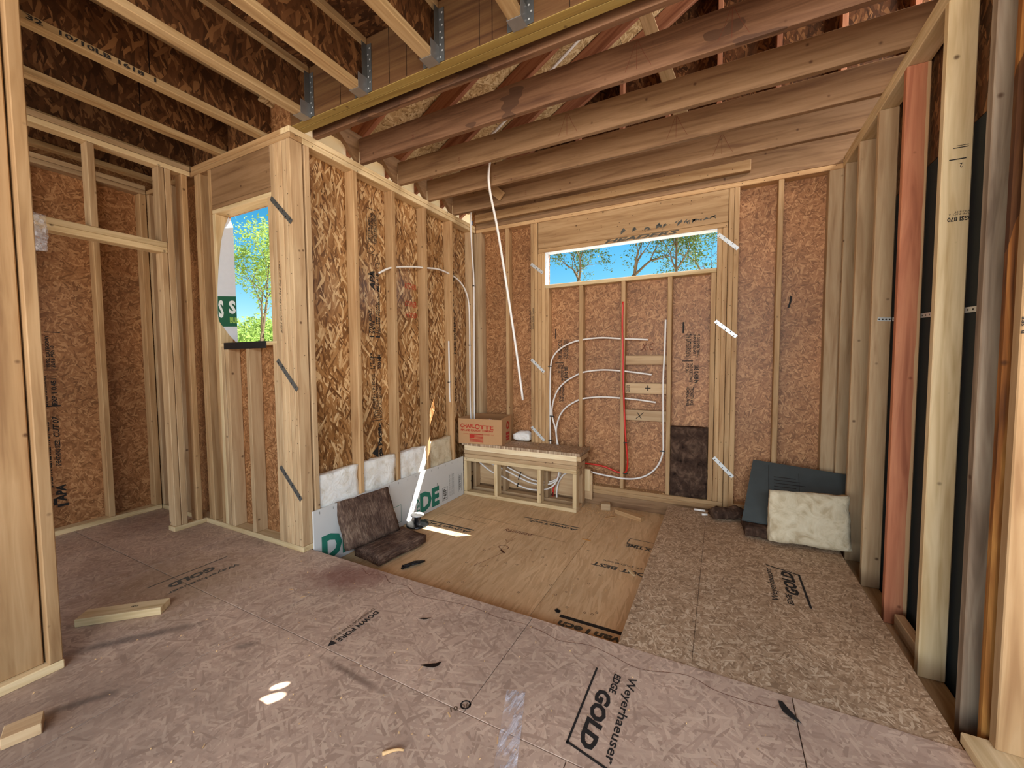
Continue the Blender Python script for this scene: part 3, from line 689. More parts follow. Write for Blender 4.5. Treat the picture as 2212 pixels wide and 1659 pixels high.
box('header', wm_, (-3.348, -2.652), (my0 + .001, my0 + .04), (2.422, ZP - .001), 'joist'); box('header', wm_, (-3.348, -2.652), (my0 + .045, my1), (2.422, ZP - .001), 'joist')
box('header_plate', wm_, (-3.348, -2.652), (my0, my1), (2.390, 2.420), 'joist'); box('header_plate', wm_, (-3.348, -2.648), (my0, my1 + .01), (2.359, 2.389), 'stud_pale')
box('window_sill', wm_, (-3.308, -2.645), (my0, my1 + .01), (1.386, 1.411), 'stud_pale')
text(PKM[0], '#354 Cement Pan 2x6 Sup on site', (-2.572, my0 - .001, 1.46), (0, 0, 1), (-1, 0, 0), .45, .022, 'ink', 0, .4)
for a, b in (((-2.646, 2.345), (-2.444, 2.158)), ((-2.640, 1.283), (-2.444, 1.085)), ((-2.65, .56), (-2.444, .358))):
    strap(wm_, (a[0], my0 - .001, a[1]), (b[0], my0 - .001, b[1]), (0, -1, 0), .032, 'galv_dark', 6)

for x in (-2.587, -2.546, -2.505, -2.464): nails(wm_, [(rn.uniform(-.01, .01), .1 + .25 * i + rn.uniform(-.08, .08)) for i in range(10)], (x, my0 - .0015, .06), e1, zz, .003)
for k_, yq_ in enumerate((2.216, 2.616, 3.023, 3.432, 1.822, 1.75)): nails(wl, [(rn.uniform(-.01, .01), .12 + .3 * i + rn.uniform(-.1, .1)) for i in range(8)], (XL + .0018, yq_, .06), e2, zz, .003)
nails(wl, [(.08 + .12 * i + rn.uniform(-.04, .04), rn.choice((.012, .03, .055)) + rn.uniform(-.006, .006)) for i in range(17)], (XL + .0028, YW, ZP), e2, zz, .0032)
# ------------------------------------------------------------------ closet walls and near wall
wc = root('wall_closet', (XC, 1.6, 0), kind='structure')
cx0, cx1 = XC - W4, XC
def cstud(y, z0=T, z1=ZP, name='stud', mat='stud', w_=T): return box(name, wc, (cx0, cx1 + jit(.001)), (y, y + w_), (z0, z1), mat)
cstud(1.496, T, 2.072); cstud(1.537); cstud(1.640, T, ZP, mat='stud_warm'); cstud(1.518, 2.152, ZP, 'cripple_stud') if False else None
cstud(1.517, 2.152, ZP, 'cripple_stud') if False else None
box('cripple_stud', wc, (cx0, cx1), (1.497, 1.534), (2.152, ZP), 'stud')
cstud(1.128, 2.152, ZP, 'cripple_stud'); cstud(.55, 2.152, ZP, 'cripple_stud'); cstud(.46, T, 2.072); cstud(.42)
box('header', wc, (cx0, cx1 + .002), (.46, 1.5345), (2.112, 2.151), 'stud_pale'); box('header', wc, (cx0, cx1 + .002), (.46, 1.5345), (2.073, 2.111), 'stud_pale')
box('bottom_plate', wc, (cx0, cx1), (1.488, 1.700), (0, T - .001), 'stud_pale'); box('bottom_plate', wc, (cx0, cx1), (-.8, .46), (0, T - .001), 'stud_pale')
box('top_plate', wc, (cx0, cx1), (-.8, 1.7), (ZP + .001, 2.721), 'stud_pale'); box('top_plate', wc, (cx0, cx1 + .001), (-.8, 1.7), (2.723, 2.759), 'stud')
wcb = box('wall_closet_back', None, (-4.43, -4.419), (-.9, 1.80), (-.1, 2.95), 'osb_fine', .001, panel=True); tag(wcb, kind='structure')
for y in (.55, .95, 1.357, 1.655): box('stud', wcb, (-4.418, -4.33), (y, y + (.045 if y > 1.6 else T)), (T, ZP), 'stud_warm')
box('bottom_plate', wcb, (-4.418, -4.328), (-.8, 1.70), (0, T - .001), 'stud_pale')
box('top_plate', wcb, (-4.418, -4.33), (-.8, 1.70), (ZP + .001, 2.721), 'stud'); box('top_plate', wcb, (-4.418, -4.33), (-.8, 1.70), (2.723, 2.759), 'stud')
xq = -4.419
printcol(wcb, '7/16 CATEGORY\nSPAN 24/16 PS2', (xq, 1.08, 1.28), .20, .06, False, axis='left', bold=.01) if False else None
def ccol(body, y, z, L, H, **k): return text(wcb, body, (xq, y, z), (0, 0, 1), (0, -1, 0), L, H, 'ink', **k)
ccol('SIZED FOR SPACING', 1.075, 1.24, .24, .022, bold=.03); ccol('15/32 CATEGORY\n32/16 PS2-10', 1.135, 1.24, .24, .045, bold=.035)
ccol('24 OC SPAN 585\nSTRENGTH AXIS', 1.085, .96, .22, .05, bold=.035); ccol('EXP 1 0.451', 1.135, .96, .2, .03, bold=.04)
ccol('CUT 07', 1.135, .72, .16, .035, bold=.03, shear=.3); ccol('SHEATHING SIZED', 1.135, .50, .2, .03, bold=.04); ccol('RATED PANEL PS2 MILL 418 SPACING', 1.085, .34, .5, .035, bold=.04)
ccol('APA', 1.15, .225, .13, .055, bold=.05, shear=.2); rects(wcb, [(0, 0, .06, .02), (-.02, .02, .0, .07)], (xq, 1.10, .19), e2, zz, 'ink')
rects(wcb, [(0, 0, .09, .010), (0, .27, .09, .276), (.03, .55, .11, .556)], (xq, 1.06, .95), e2, zz, 'ink')

wn_ = root('wall_near', (XN, .3, 0), kind='structure')
nst = box('stud', wn_, (XN - W4, XN), (.546, .586), (T, ZP), 'stud_tan')
box('wide_stud', wn_, (XN - .092, XN - .036), (.26, .540), (T, ZP), 'stud_tan'); box('wide_stud', wn_, (XN - .092, XN - .036), (-.03, .255), (T, ZP), 'stud_warm')
for y in (-.42, -.83): box('stud', wn_, (XN - W4, XN), (y, y + T), (T, ZP), 'stud')
box('bottom_plate', wn_, (XN - W4, XN), (-.9, .589), (0, T - .001), 'stud_pale')
box('top_plate', wn_, (XN - W4, XN), (-.9, .589), (ZP + .001, 2.721), 'stud'); box('top_plate', wn_, (XN - W4, XN), (-.9, .589), (2.723, 2.759), 'stud')

# ------------------------------------------------------------------ wall_right
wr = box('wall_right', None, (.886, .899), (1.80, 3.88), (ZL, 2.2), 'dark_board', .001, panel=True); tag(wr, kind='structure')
zb = ZL + T
def rstud(y, mat='stud', w_=T, x0=XR, x1=XR + W4, z0=zb, z1=ZP, name='stud'): return box(name, wr, (x0 + jit(.001), x1), (y, y + w_), (z0, z1), mat)
rstud(3.80, 'stud'); s1 = rstud(3.47); s2 = rstud(3.102, 'stud'); rstud(2.711, 'stud_red'); s4 = rstud(2.303, 'stud_pale')
box('stud', wr, (XR, XR + W4), (1.959, 1.997), (zb, 2.684), 'stud_grey')
box('waney_stud', wr, (XR + .002, XR + W4), (1.829, 1.866), (zb, 2.684), 'bark', .010)
sn = box('stud', wr, (XR, XR + .14), (1.753, 1.791), (T, 2.684), 'stud_warm'); box('bottom_plate', wr, (.722, .92), (1.58, 1.797), (0, T - .001), 'stud_pale', rot=Matrix.Rotation(0, 3, 'Z'))
box('bottom_plate', wr, (XR - .01, XR + W4), (1.80, YB - .003), (ZL, zb - .001), 'stud')
box('top_plate', wr, (XR, XR + W4), (1.78, YB - .003), (ZP + .001, 2.721), 'stud_pale'); box('top_plate', wr, (XR - .001, XR + W4), (1.78, YB - .003), (2.723, 2.759), 'stud_pale')
box('blocking', wr, (XR + .015, XR + .055), (2.345, 2.63), (zb + .03, zb + .10), 'stud', rot=Matrix.Rotation(.0, 3, 'Z'))
cb = box('corner_block', wr, (XR + .045, XR + .085), (1.60, 1.70), (2.00, 2.20), 'lit_white', rot=Matrix.Rotation(.5, 3, 'X')) if False else None
text(s4, 'GSI 870', (.872, 2.302, 1.83), (-1, 0, 0), (0, 0, -1), .064, .018, 'ink', .03); text(s4, 'SPF NO 2\nKD-HT', (.872, 2.302, 1.852), (-1, 0, 0), (0, 0, -1), .06, .016, 'ink', .0)
text(s4, '2', (.845, 2.302, 2.04), (-1, 0, 0), (0, 0, -1), .008, .018, 'ink', .01)
rects(s4, [(.03, .0, .075, .003), (.04, .008, .075, .010), (.02, -.045, .07, -.041)], (XR, 2.302, 2.10), e1, zz, 'ink')
text(sn, '1/5/20\nGSI 870', (XR + .02, 1.7515, 1.46), (0, 0, 1), (-1, 0, 0), .06, .018, 'ink', .02); text(sn, 'B  SPF\n870', (XR + .016, 1.7515, 1.33), (0, 0, 1), (-1, 0, 0), .05, .016, 'ink', .02)
st = root('perforated_strap', (.80, 2.9, 1.49), 'thin galvanized perforated strap nailed behind the reddish stud', 'strap')
strap(st, (.812, 3.1005, 1.494), (.8735, 3.1005, 1.49), (0, -1, 0), .022, 'galv_pale', 4, name='strap')
strap(st, (.8805, 3.10, 1.49), (.8805, 1.97, 1.44), (-1, 0, 0), .022, 'galv_pale', 30, name='strap')
# room beyond the stud wall
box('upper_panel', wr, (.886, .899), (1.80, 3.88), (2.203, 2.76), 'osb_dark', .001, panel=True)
box('corner_block', wr, (.772, .90), (1.71, 1.748), (2.09, 2.17), 'lit_white', rot=Matrix.Rotation(.5, 3, 'Y'))
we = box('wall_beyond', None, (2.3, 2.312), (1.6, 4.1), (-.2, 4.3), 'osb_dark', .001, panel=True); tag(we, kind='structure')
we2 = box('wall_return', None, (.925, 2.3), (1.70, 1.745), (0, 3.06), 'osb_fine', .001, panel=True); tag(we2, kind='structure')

# ------------------------------------------------------------------ ceiling: I-joists, beam, joists over the shower
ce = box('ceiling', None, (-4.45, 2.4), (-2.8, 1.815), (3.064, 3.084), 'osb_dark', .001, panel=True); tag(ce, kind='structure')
ij = []
xrs = [-4.18, -3.697, -3.212, -2.727, -2.262, -1.781, -1.287, -.800, -.315, .17, .655, 1.14]
for k, xr in enumerate(xrs):
    rt = root('wood_i_joist', (xr - .032, -.5, 2.76)); rt.parent = ce; rt.matrix_parent_inverse = wm(ce).inverted()
    ye = 1.790 if k < 4 else 1.722
    box('bottom_flange', rt, (xr - .0635, xr), (-2.8, ye), (2.762, 2.80), 'flange'); box('top_flange', rt, (xr - .0635, xr), (-2.8, ye), (3.025, 3.063), 'flange')
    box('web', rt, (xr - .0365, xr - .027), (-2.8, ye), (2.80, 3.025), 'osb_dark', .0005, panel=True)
    ij.append(rt)
    if k >= 4:
        h = root('joist_hanger', (xr - .032, 1.70, 2.757)); h.parent = ce; h.matrix_parent_inverse = wm(ce).inverted()
        x0, x1 = xr - .0635, xr
        box('seat', h, (x0 - .002, x1 + .002), (1.655, 1.724), (2.7575, 2.7605), 'galv', .0005)
        box('side_plate', h, (x0 - .0035, x0 - .001), (1.655, 1.724), (2.7575, 2.84), 'galv', .0005); box('side_plate', h, (x1 + .001, x1 + .0035), (1.655, 1.724), (2.7575, 2.84), 'galv', .0005)
        box('side_plate', h, (x1 + .001, x1 + .0035), (1.685, 1.724), (2.84, 3.02), 'galv_dark', .0005); box('side_plate', h, (x0 - .0035, x0 - .001), (1.685, 1.724), (2.84, 3.02), 'galv_dark', .0005)
        box('face_flange', h, (x1 + .001, x1 + .035), (1.7205, 1.7235), (2.765, 3.02), 'galv_dark', .0005); box('face_flange', h, (x0 - .035, x0 - .001), (1.7205, 1.7235), (2.765, 3.02), 'galv_dark', .0005)
        vs = []; fs = []
        for q in range(8):
            zc = 2.785 + .03 * q; xc = x1 + .012 + (.012 if q % 2 else 0); b = len(vs)
            vs += [(xc + .005 * math.cos(a * PI / 3), 1.7195, zc + .005 * math.sin(a * PI / 3)) for a in range(6)]; fs.append(list(range(b, b + 6)))
        o = link('nail_head', mesh_of(vs, fs), 'galv_pale', h); o['kind'] = 'stuff'
fl = ij[3].children[0]
text(fl, '32   10/10LB 1618', (-2.724, 1.12, 2.768), (0, -1, 0), (0, 0, 1), .36, .024, 'ink', .03) if False else None
text(fl, '10/10LB 1618  1', (-2.7235, .78, 2.770), (0, 1, 0), (0, 0, 1), .36, .022, 'ink', .03); text(fl, '32', (-2.7235, .68, 2.770), (0, 1, 0), (0, 0, 1), .05, .022, 'ink', .03)
for k_, xx_, yy_ in ((3, -2.7270 - .027, 1.125), (2, -3.212 - .027, 1.266)): rects(ij[k_], [(-.003, 0, .003, .222)], (xx_ + .0004, yy_, 2.802), e2, zz, 'gap', name='panel_joint')
for x in (-3.45, -2.97): box('blocking', ce, (x - .2, x + .15), (1.735, 1.773), (2.765, 3.06), 'osb_dark', .001, panel=True)
box('header_beam', ce, (-2.46, 2.3), (1.725, 1.769), (2.764, 3.062), 'lvl'); box('header_beam', ce, (-2.46, 2.3), (1.771, 1.815), (2.7635, 3.062), 'lvl')
box('beam_edge_strip', ce, (-2.46, 2.3), (1.7245, 1.7685), (2.7605, 2.7635), 'lvl_edge', .0008); box('beam_edge_strip', ce, (-2.46, 2.3), (1.7712, 1.8152), (2.7600, 2.763), 'lvl_edge', .0008)
for x in (-2.30, -2.0, -1.62, -1.5, -1.05, -.98, -.6): rects(ce, [(0, 0, .003, .29)], (x, 1.7247, 2.766), e1, zz, 'gap')
YJ = [1.874, 2.271, 2.682, 3.066, 3.468]
JO = []
for k, y in enumerate(YJ):
    JO.append(box('ceiling_joist', ce, (-2.45, 2.28), (y, y + T), (2.7605, 2.944), 'joist_dark' if k < 2 else 'joist', .003))
    text(JO[-1], '2 X 8', (-2.02 + .1 * k, y - .0005, 2.80), (0, 0, 1), (-1, 0, 0), .04, .016, 'pencil', 0) if k else None
for k, x in ((2, -.95), (3, -.30), (4, -.02), (1, -.42), (1, .02)):
    for a in (-.05, 0, .06):
        stroke(JO[k], [(a * .1, 0), (a * .6, -.07), (a * 1.2, -.14)], .0022, (x, YJ[k], 2.93), e1, zz, 'pencil')
for k in range(1, 5):                                     # wedge-cut blocks between the joists on the plate
    ya, yb = YJ[k - 1] + T + .002, YJ[k] - .002; L = yb - ya
    prism('blocking', ce, [(L * .38, .184), (L * .42, .17), (L, .004), (L, .184)], 0, .036, 'joist', basis((-2.486, ya, 2.762), (0, 1, 0), (0, 0, 1)))
box('rim_joist', ce, (-2.45, 2.28), (3.912, 3.95), (2.766, 2.95), 'joist')
box('nailer', ce, (-2.43, .19), (3.855, 3.910), (2.790, 2.876), 'stud_warm')
box('rafter_plate', ce, (-2.60, -2.46), (1.82, 3.98), (2.946, 2.983), 'joist')
tgs = root('brace_block', (-1.88, 3.3, 2.9)); tgs.parent = ce; tgs.matrix_parent_inverse = wm(ce).inverted()
beam('brace_board', tgs, (-2.02, 3.43, 2.96), (-1.86, 3.435, 2.82), .085, .03, 'stud_warm', (0, 1, 0))

# roof over the shower: rafters on a 7-in-12 slope, deck, gable wall at the back
ro = root('roof', (-.6, 2.8, 4), kind='structure')
th = math.radians(30.2); sl_ = math.tan(th)
def zroof(x): return 3.10 + (x + 2.53) * sl_              # top of rafters
RX = 1.0
for y in (1.84, 2.315, 2.725, 3.108, 3.512, 3.86):
    p0 = Vector((-2.68, y + .019, zroof(-2.68) - .08)); p1 = Vector((RX, y + .019, zroof(RX) - .08))
    beam('rafter', ro, p0, p1, .14, T, 'rafter')
    beam('rafter', ro, (RX, y + .019, zroof(RX) - .08), (3.3, y + .019, zroof(RX) - .08 - 2.3 * sl_), .14, T, 'rafter')
beam('ridge_board', ro, (RX, 1.75, zroof(RX) - .02), (RX, 4.3, zroof(RX) - .02), .20, T, 'rafter', (1, 0, 0))
def deck(y0_, y1_, xa, xb):
    L = (xb - xa) / math.cos(th); m = basis((xa, y0_, zroof(xa) + .012), (math.cos(th), 0, math.sin(th)), (0, 1, 0))
    return link('roof_panel', mesh_of([(0, 0, 0), (L, 0, 0), (L, y1_ - y0_, 0), (0, y1_ - y0_, 0), (0, 0, .012), (L, 0, .012), (L, y1_ - y0_, .012), (0, y1_ - y0_, .012)],
        [[3, 2, 1, 0], [4, 5, 6, 7], [0, 1, 5, 4], [1, 2, 6, 5], [2, 3, 7, 6], [3, 0, 4, 7]]), 'osb_pale', ro, m)
for a, b in ((-2.74, -1.9), (-1.897, -.84), (-.837, .22), (.223, RX)): deck(1.70, 4.35, a, b)
# right slope, with two round vent holes that let the sun through
def ray_up(px_, py_):                                     # point where the sun ray through floor point meets the right slope
    z = 0.0; d = SUN / SUN.z
    zr0 = zroof(RX) + .012
    t = (zr0 + (RX - px_) * -sl_ * -1) if False else None
    # z = zr0 - (x-RX)*sl, x = px + d.x z
    zz_ = (zr0 + (RX - px_) * sl_) / (1 + d.x * sl_)
    return Vector((px_ + d.x * zz_, py_ + d.y * zz_, zz_))
m = basis((RX, 1.70, zroof(RX) + .012), (math.cos(th), 0, -math.sin(th)), (0, 1, 0)); mi = m.inverted()
bm = bmesh.new(); LR = 2.5 / math.cos(th)
outer = [bm.verts.new(p) for p in ((0, 0, 0), (LR, 0, 0), (LR, 2.65, 0), (0, 2.65, 0))]
edges = [bm.edges.new((outer[i], outer[(i + 1) % 4])) for i in range(4)]
for (fx, fy, ra, rb) in ((-1.507, .932, .015, .031), (-1.480, .879, .022, .046)):
    ring = []
    for k in range(20):
        a = 2 * PI * k / 20; c = Vector((fx, fy, 0)) + Vector((.62, .78, 0)) * rb * 1.1 * math.cos(a) + Vector((-.78, .62, 0)) * ra * 1.1 * math.sin(a)
        q = mi @ ray_up(c.x, c.y); ring.append(bm.verts.new((q.x, q.y, 0)))
    edges += [bm.edges.new((ring[i], ring[(i + 1) % 20])) for i in range(20)]
bmesh.ops.triangle_fill(bm, use_beauty=True, edges=edges)
me = D.meshes.new('m'); bm.to_mesh(me); bm.free(); link('roof_panel', me, 'osb_pale', ro, m)
ga = box('gable_panel', ro, (-2.6, 2.3), (3.978, 3.989), (2.951, 5.4), 'osb_dark', .001, panel=True)
ga.hide_render = False
gf = box('attic_light_stop', ro, (-3.0, 3.3), (1.70, 1.712), (3.09, 5.4), 'osb_dark', .001, panel=True)  # unseen closing panel, added to keep sky light out of the attic
for x in (-1.272, -.85, -.452, -.05, .365, .77, 1.17, 1.58, 1.98):
    zt = (zroof(x) if x < RX else zroof(RX) - (x - RX) * sl_) - .18
    box('gable_stud', ro, (x - .019, x + .019), (3.888, 3.977), (2.952, zt), 'rafter')
beam('brace_board', ro, (-.62, 3.2, 4.05), (-.28, 3.2, 3.0), .089, T, 'stud_pale')
so2 = box('soffit_wrap', ro, (-2.640, -2.638), (1.80, 4.08), (2.60, 2.985), 'wrap_thin', .0005, panel=True)

# ------------------------------------------------------------------ bench framed from 2x4s at the far corner
be = root('bench', (-1.8, 3.71, ZL), 'low shower bench framed from pale 2x4 studs with a strand board top', 'bench')
bx0, bx1, by0, by1 = -2.426, -1.172, 3.574, 3.845
box('bottom_rail', be, (bx0, bx1), (by0, by0 + .089), (ZL + .001, ZL + T), 'stud_pale'); box('bottom_rail', be, (bx0, bx1), (by1 - .089, by1), (ZL + .001, ZL + T), 'stud')
box('end_rail', be, (bx1 - .089, bx1), (by0 + .09, by1 - .09), (ZL + .001, ZL + T), 'stud')
for x in (-2.426, -2.055, -1.572, -1.210):
    box('leg', be, (x, x + T), (by0 + .001, by0 + .088), (ZL + T + .001, .211), 'stud_pale')
    box('leg', be, (x, x + T), (by1 - .088, by1 - .001), (ZL + T + .001, .211), 'stud')
box('top_rail', be, (bx0, bx1), (by0, by0 + .089), (.212, .250), 'stud_pale'); box('top_rail', be, (bx0, bx1), (by1 - .089, by1), (.212, .250), 'stud')
box('end_rail', be, (bx1 - T, bx1), (by0 + .09, by1 - .09), (.172, .250), 'stud')
box('plank', be, (bx0 + .01, bx1 + .002), (by0 + .001, by1), (.251, .289), 'stud', .003); box('plank', be, (bx0, bx1 + .003), (by0 + .004, by1 - .1), (.2905, .3285), 'stud', .003)
box('plank', be, (bx0 + .01, bx1 + .001), (by0 + .002, by0 + .14), (.330, .382), 'stud_bright', .002); box('plank', be, (bx0 + .01, bx1 + .035), (by0 + .02, by1), (.330, .375), 'stud', .002)
box('top_board', be, (-2.44, bx1 + .035), (by0 - .012, 3.885), (.3835, .411), 'sheet', .001, panel=True)
BT = .411
# cardboard box
cbx = root('cardboard_box', (-2.22, 3.71, BT), 'open brown cardboard carton with red print standing on the bench', 'box')
q = Vector((-2.447, 3.515, BT + .001)); X = Vector((.488, .064, 0)).normalized(); Y = Vector((-X.y, X.x, 0)); bw, bd, bh = .490, .300, .262
m = basis(q, X, Y)
def local_box(name, par, mtx, x, y, z, mat, bev=.001):
    c = Vector(((x[0] + x[1]) / 2, (y[0] + y[1]) / 2, (z[0] + z[1]) / 2))
    return link(name, chamfer_mesh(abs(x[1] - x[0]), abs(y[1] - y[0]), abs(z[1] - z[0]), bev), mat, par, mtx @ Matrix.Translation(c))
frt = local_box('side_panel', cbx, m, (0, bw), (0, .005), (0, bh), 'card'); rgt = local_box('side_panel', cbx, m, (bw - .005, bw), (.005, bd), (0, bh + .012), 'card')
local_box('side_panel', cbx, m, (0, .005), (.005, bd), (0, bh + .004), 'card'); local_box('side_panel', cbx, m, (0, bw), (bd - .005, bd), (0, bh + .02), 'card_in')
local_box('bottom_panel', cbx, m, (.005, bw - .005), (.005, bd - .005), (0, .005), 'card_in')
local_box('tape_strip', cbx, m, (.25, .285), (-.0012, -.0002), (.0, bh), 'card', .0002)
def bt(par, body, x, z, L, H, **k): return text(par, body, m @ Vector((x, -.0015, z)), X, zz, L, H, 'red_ink', lift=.0008, **k)
bt(frt, 'CHARL', .025, .166, .165, .042, bold=.03); bt(frt, 'TTE', .245, .158, .155, .040, bold=.03)
ringp = lambda r0, r1, n=20: [(r * math.cos(2 * PI * k / n), r * math.sin(2 * PI * k / n)) for r in (r0, r1) for k in range(n + 1)]
def ring(par, o, xd, yd, r0, r1, mat):
    n = 20; vs = [(r * math.cos(2 * PI * k / n), r * math.sin(2 * PI * k / n), .0008) for r in (r0, r1) for k in range(n)]
    return link('printed_mark', mesh_of(vs, [[k, (k + 1) % n, n + (k + 1) % n, n + k] for k in range(n)]), mat, par, basis(o, xd, yd))
ring(frt, m @ Vector((.219, -.0015, .182)), X, zz, .017, .026, 'red_ink')
bt(frt, 'PIPE AND FOUNDRY COMPANY', .03, .130, .37, .022, bold=.03); bt(frt, 'CHARLOTTE PIPE AND FOUNDRY CO.', .06, .098, .35, .010, bold=0)
fo = m @ Vector((.13, -.0015, .02))
rects(frt, [(0, .040, .055, .080)] + [(.055 if i > 2 else .0, .002 + .0125 * i, .155, .009 + .0125 * i) for i in range(7)], fo, X, zz, 'red_ink', .0008)
Y2 = Y
ring(rgt, m @ Vector((bw + .001, .17, .185)), Y, zz, .020, .042, 'red_ink')
rects(rgt, [(0, 0, .10, .016), (0, .022, .10, .05), (0, .056, .10, .085)], m @ Vector((bw + .001, .12, .03)), Y, zz, 'red_ink', .0008)
bag = lump_slab('plastic_bag', None, basis((-2.36, 3.60, BT + .09), X, Y), .22, .16, .14, 'film', .035, 8, 12, 10, 4, 1.5, 2.0)
tag(bag, 'crumpled clear plastic bag sticking out of the cardboard carton', 'bag')
pil = lump_slab('insulation_scrap', None, basis((-1.975, 3.862, BT + .002), (1, 0, 0), (0, 1, 0)), .19, .105, .10, 'batt_white', .014, 8, 9, 7, 4, 1.2, 5.0)
tag(pil, 'small cream insulation scrap on the bench behind the carton', 'insulation')

# ------------------------------------------------------------------ insulation
bays = [(1.846, 2.192, .478, 'first wall bay beside the window post'), (2.240, 2.592, .482, 'second wall bay from the window post'),
        (2.640, 2.999, .475, 'third wall bay from the window post'), (3.047, 3.408, .502, 'fourth wall bay, next to the bench')]
for k, (a, b, zt, where) in enumerate(bays):
    o = lump_slab('insulation_batt', None, basis((-2.528, a, .042), (0, 1, 0), (0, 0, 1)), b - a, zt - .042, .075, 'batt_white' if k < 3 else 'batt_cream', .013, 9, 12, 14, 3, .7, 3.0 * k + 1)
    tag(o, 'fluffy white insulation piece stuffed low into the ' + where, 'insulation', 'white insulation pieces behind the backer board')
bb = lump_slab('insulation_batt', None, basis((-.392, 3.968, .042), (1, 0, 0), (0, 0, 1)), .307, .628, .085, 'batt_dark', .010, 9, 16, 24, 3, .5, 21)
tag(bb, 'dark brown insulation batt standing in the bay under the long window', 'insulation')
# folded brown batt on the recessed floor, its back leaning on the backer board
fb = root('folded_insulation_batt', (-2.2, 2.1, ZL), 'brown insulation batt folded like a seat against the white backer board', 'insulation')
Xf = Vector((.06, .435, 0)).normalized()                 # along the fold
Yf = Vector((Xf.y, -Xf.x, 0))                             # away from the wall
seat = lump_slab('seat_half', fb, basis(Vector((-2.345, 2.035, ZL + .004)), Yf, Xf), .275, .44, .085, 'batt_brown', .008, 9, 20, 14, 3, .8, 8)
bk0 = Vector((-2.352, 1.985, ZL + .075)); bkY = Vector((-.16, -.13, .35)).normalized()
back = lump_slab('back_half', fb, basis(bk0 + Vector((.02, 0, 0)), Xf, -bkY), .44, -.40, .078, 'batt_brown', .008, 9, 20, 18, 3, .8, 9) if False else None
nb = Xf.cross(bkY)                                        # faces the room
back = lump_slab('back_half', fb, basis(bk0 + Vector((0, -.03, 0)), Xf, bkY), .44, .345, .075, 'batt_brown', .008, 9, 20, 18, 3, .8, 9)
fc = lump_slab('paper_facing', fb, basis(Vector((-2.28, 2.455, ZL + .003)), Yf, Xf), .22, .06, .05, 'batt_cream', .012, 12, 5, 9, 2, .8, 14)

# right corner: grey board, batts
bu = lump_slab('insulation_batt', None, basis((.175, 3.27, .005), (1, .05, 0), (-.05, 1, 0)), .56, .25, .082, 'batt_dark', .007, 9, 18, 10, 3, .7, 31)
tag(bu, 'brown insulation batt lying flat beneath the grey board', 'insulation')
gb = root('grey_board', (.5, 3.5, .09), 'dark grey tile backer board leaning in the corner on a brown batt', 'board')
pg = [Vector((.160, 3.345, .092)), Vector((.255, 3.865, .43)), Vector((.86, 3.775, .392)), Vector((.775, 3.30, .092))]
gX = (pg[3] - pg[0]).normalized(); gY = (pg[1] - pg[0]); mg = basis(pg[0], gX, gY); mgi = mg.inverted()
gp = prism('panel', gb, [((mgi @ p).x, (mgi @ p).y) for p in pg], 0, .013, 'grey_foam', mg)
for i in range(9):
    rects(gp, [(.20, .20 + .032 * i, .20 + .20 - .03 * (i % 3), .206 + .032 * i)], mg @ Vector((0, 0, .013)), gX, gY, 'ink', .0006)
stroke(gp, [(.165, .02), (.165, .58)], .003, mg @ Vector((0, 0, .013)), gX, gY, 'ink', .0006); stroke(gp, [(.36, .28), (.36, .52)], .002, mg @ Vector((0, 0, .013)), gX, gY, 'ink', .0006)
wbt = lump_slab('insulation_batt', None, basis(Vector((.318, 3.262, .015)), Vector((.452, .070, 0)), Vector((-.02, .06, .36))), .455, .345, .085, 'batt_cream', .016, 6, 18, 16, 4, 1.0, 41)
tag(wbt, 'thick cream insulation batt propped upright in front of the grey board', 'insulation')
sc = lump_slab('insulation_scrap', None, basis((-.01, 3.50, .006), (.86, .5, 0), (-.5, .86, 0)), .26, .13, .075, 'batt_dark', .022, 10, 10, 7, 3, 1.4, 51)
tag(sc, 'ragged brown insulation scrap on the loose sheet beside the grey board', 'insulation')

# white backer board leaning along the foot of the shower wall
bbx = -2.428
wbd = root('backer_board', (bbx, 2.7, ZL), 'long white backer board with green lettering along the foot of the wall', 'board')
pn = box('panel', wbd, (bbx - .012, bbx), (1.772, 3.569), (ZL + .002, .258), 'white_board', .001, panel=True)
def bl(body, y, z, L, H, mat='green_ink', vert=False, **k):
    return text(pn, body, (bbx, y, z), (0, 1, 0) if not vert else (0, 0, 1), (0, 0, 1) if not vert else (0, -1, 0), L, H, mat, **k)
for y in (1.83, 2.86): bl('DE', y, -.125, .285, .185, bold=.05)
bl('TSX', 2.855, -.115, .15, .04, vert=True, bold=.04); bl('WATER RESISTANT', 2.77, -.10, .18, .014, 'ink_grey', vert=True)
rects(pn, [(0, 0, .004, .15), (.12, 0, .124, .15), (0, .147, .124, .151), (0, 0, .124, .004)], (bbx, 2.49, -.11), e2, zz, 'green_ink')
bl('NSP', 3.262, -.10, .10, .05, 'ink_grey', vert=True, bold=.03); rects(pn, [(0, 0, .003, .13), (.085, 0, .088, .13), (0, .127, .088, .13), (0, 0, .088, .003)], (bbx, 3.195, -.115), e2, zz, 'ink_grey')
for i in range(4): bl('INSTALLATION TEXT AND CARE NOTES' if False else 'FIRE AND WATER RATED PANEL ASTM', 3.325 + .022 * i, -.10, .22, .008, 'ink_grey', vert=True)
bl('ASTM C1178', 3.12, -.11, .20, .008, 'ink_grey', vert=True); rects(pn, [(0, 0, .003, .19), (.05, 0, .053, .19)], (bbx, 3.475, -.10), e2, zz, 'ink_grey'); bl('TESTED', 3.515, -.08, .15, .03, 'ink_grey', vert=True)
for k in range(16): rects(pn, [(0, 0, .003, .018)], (bbx, 1.82 + .11 * k, .225), e2, zz, 'ink_grey')

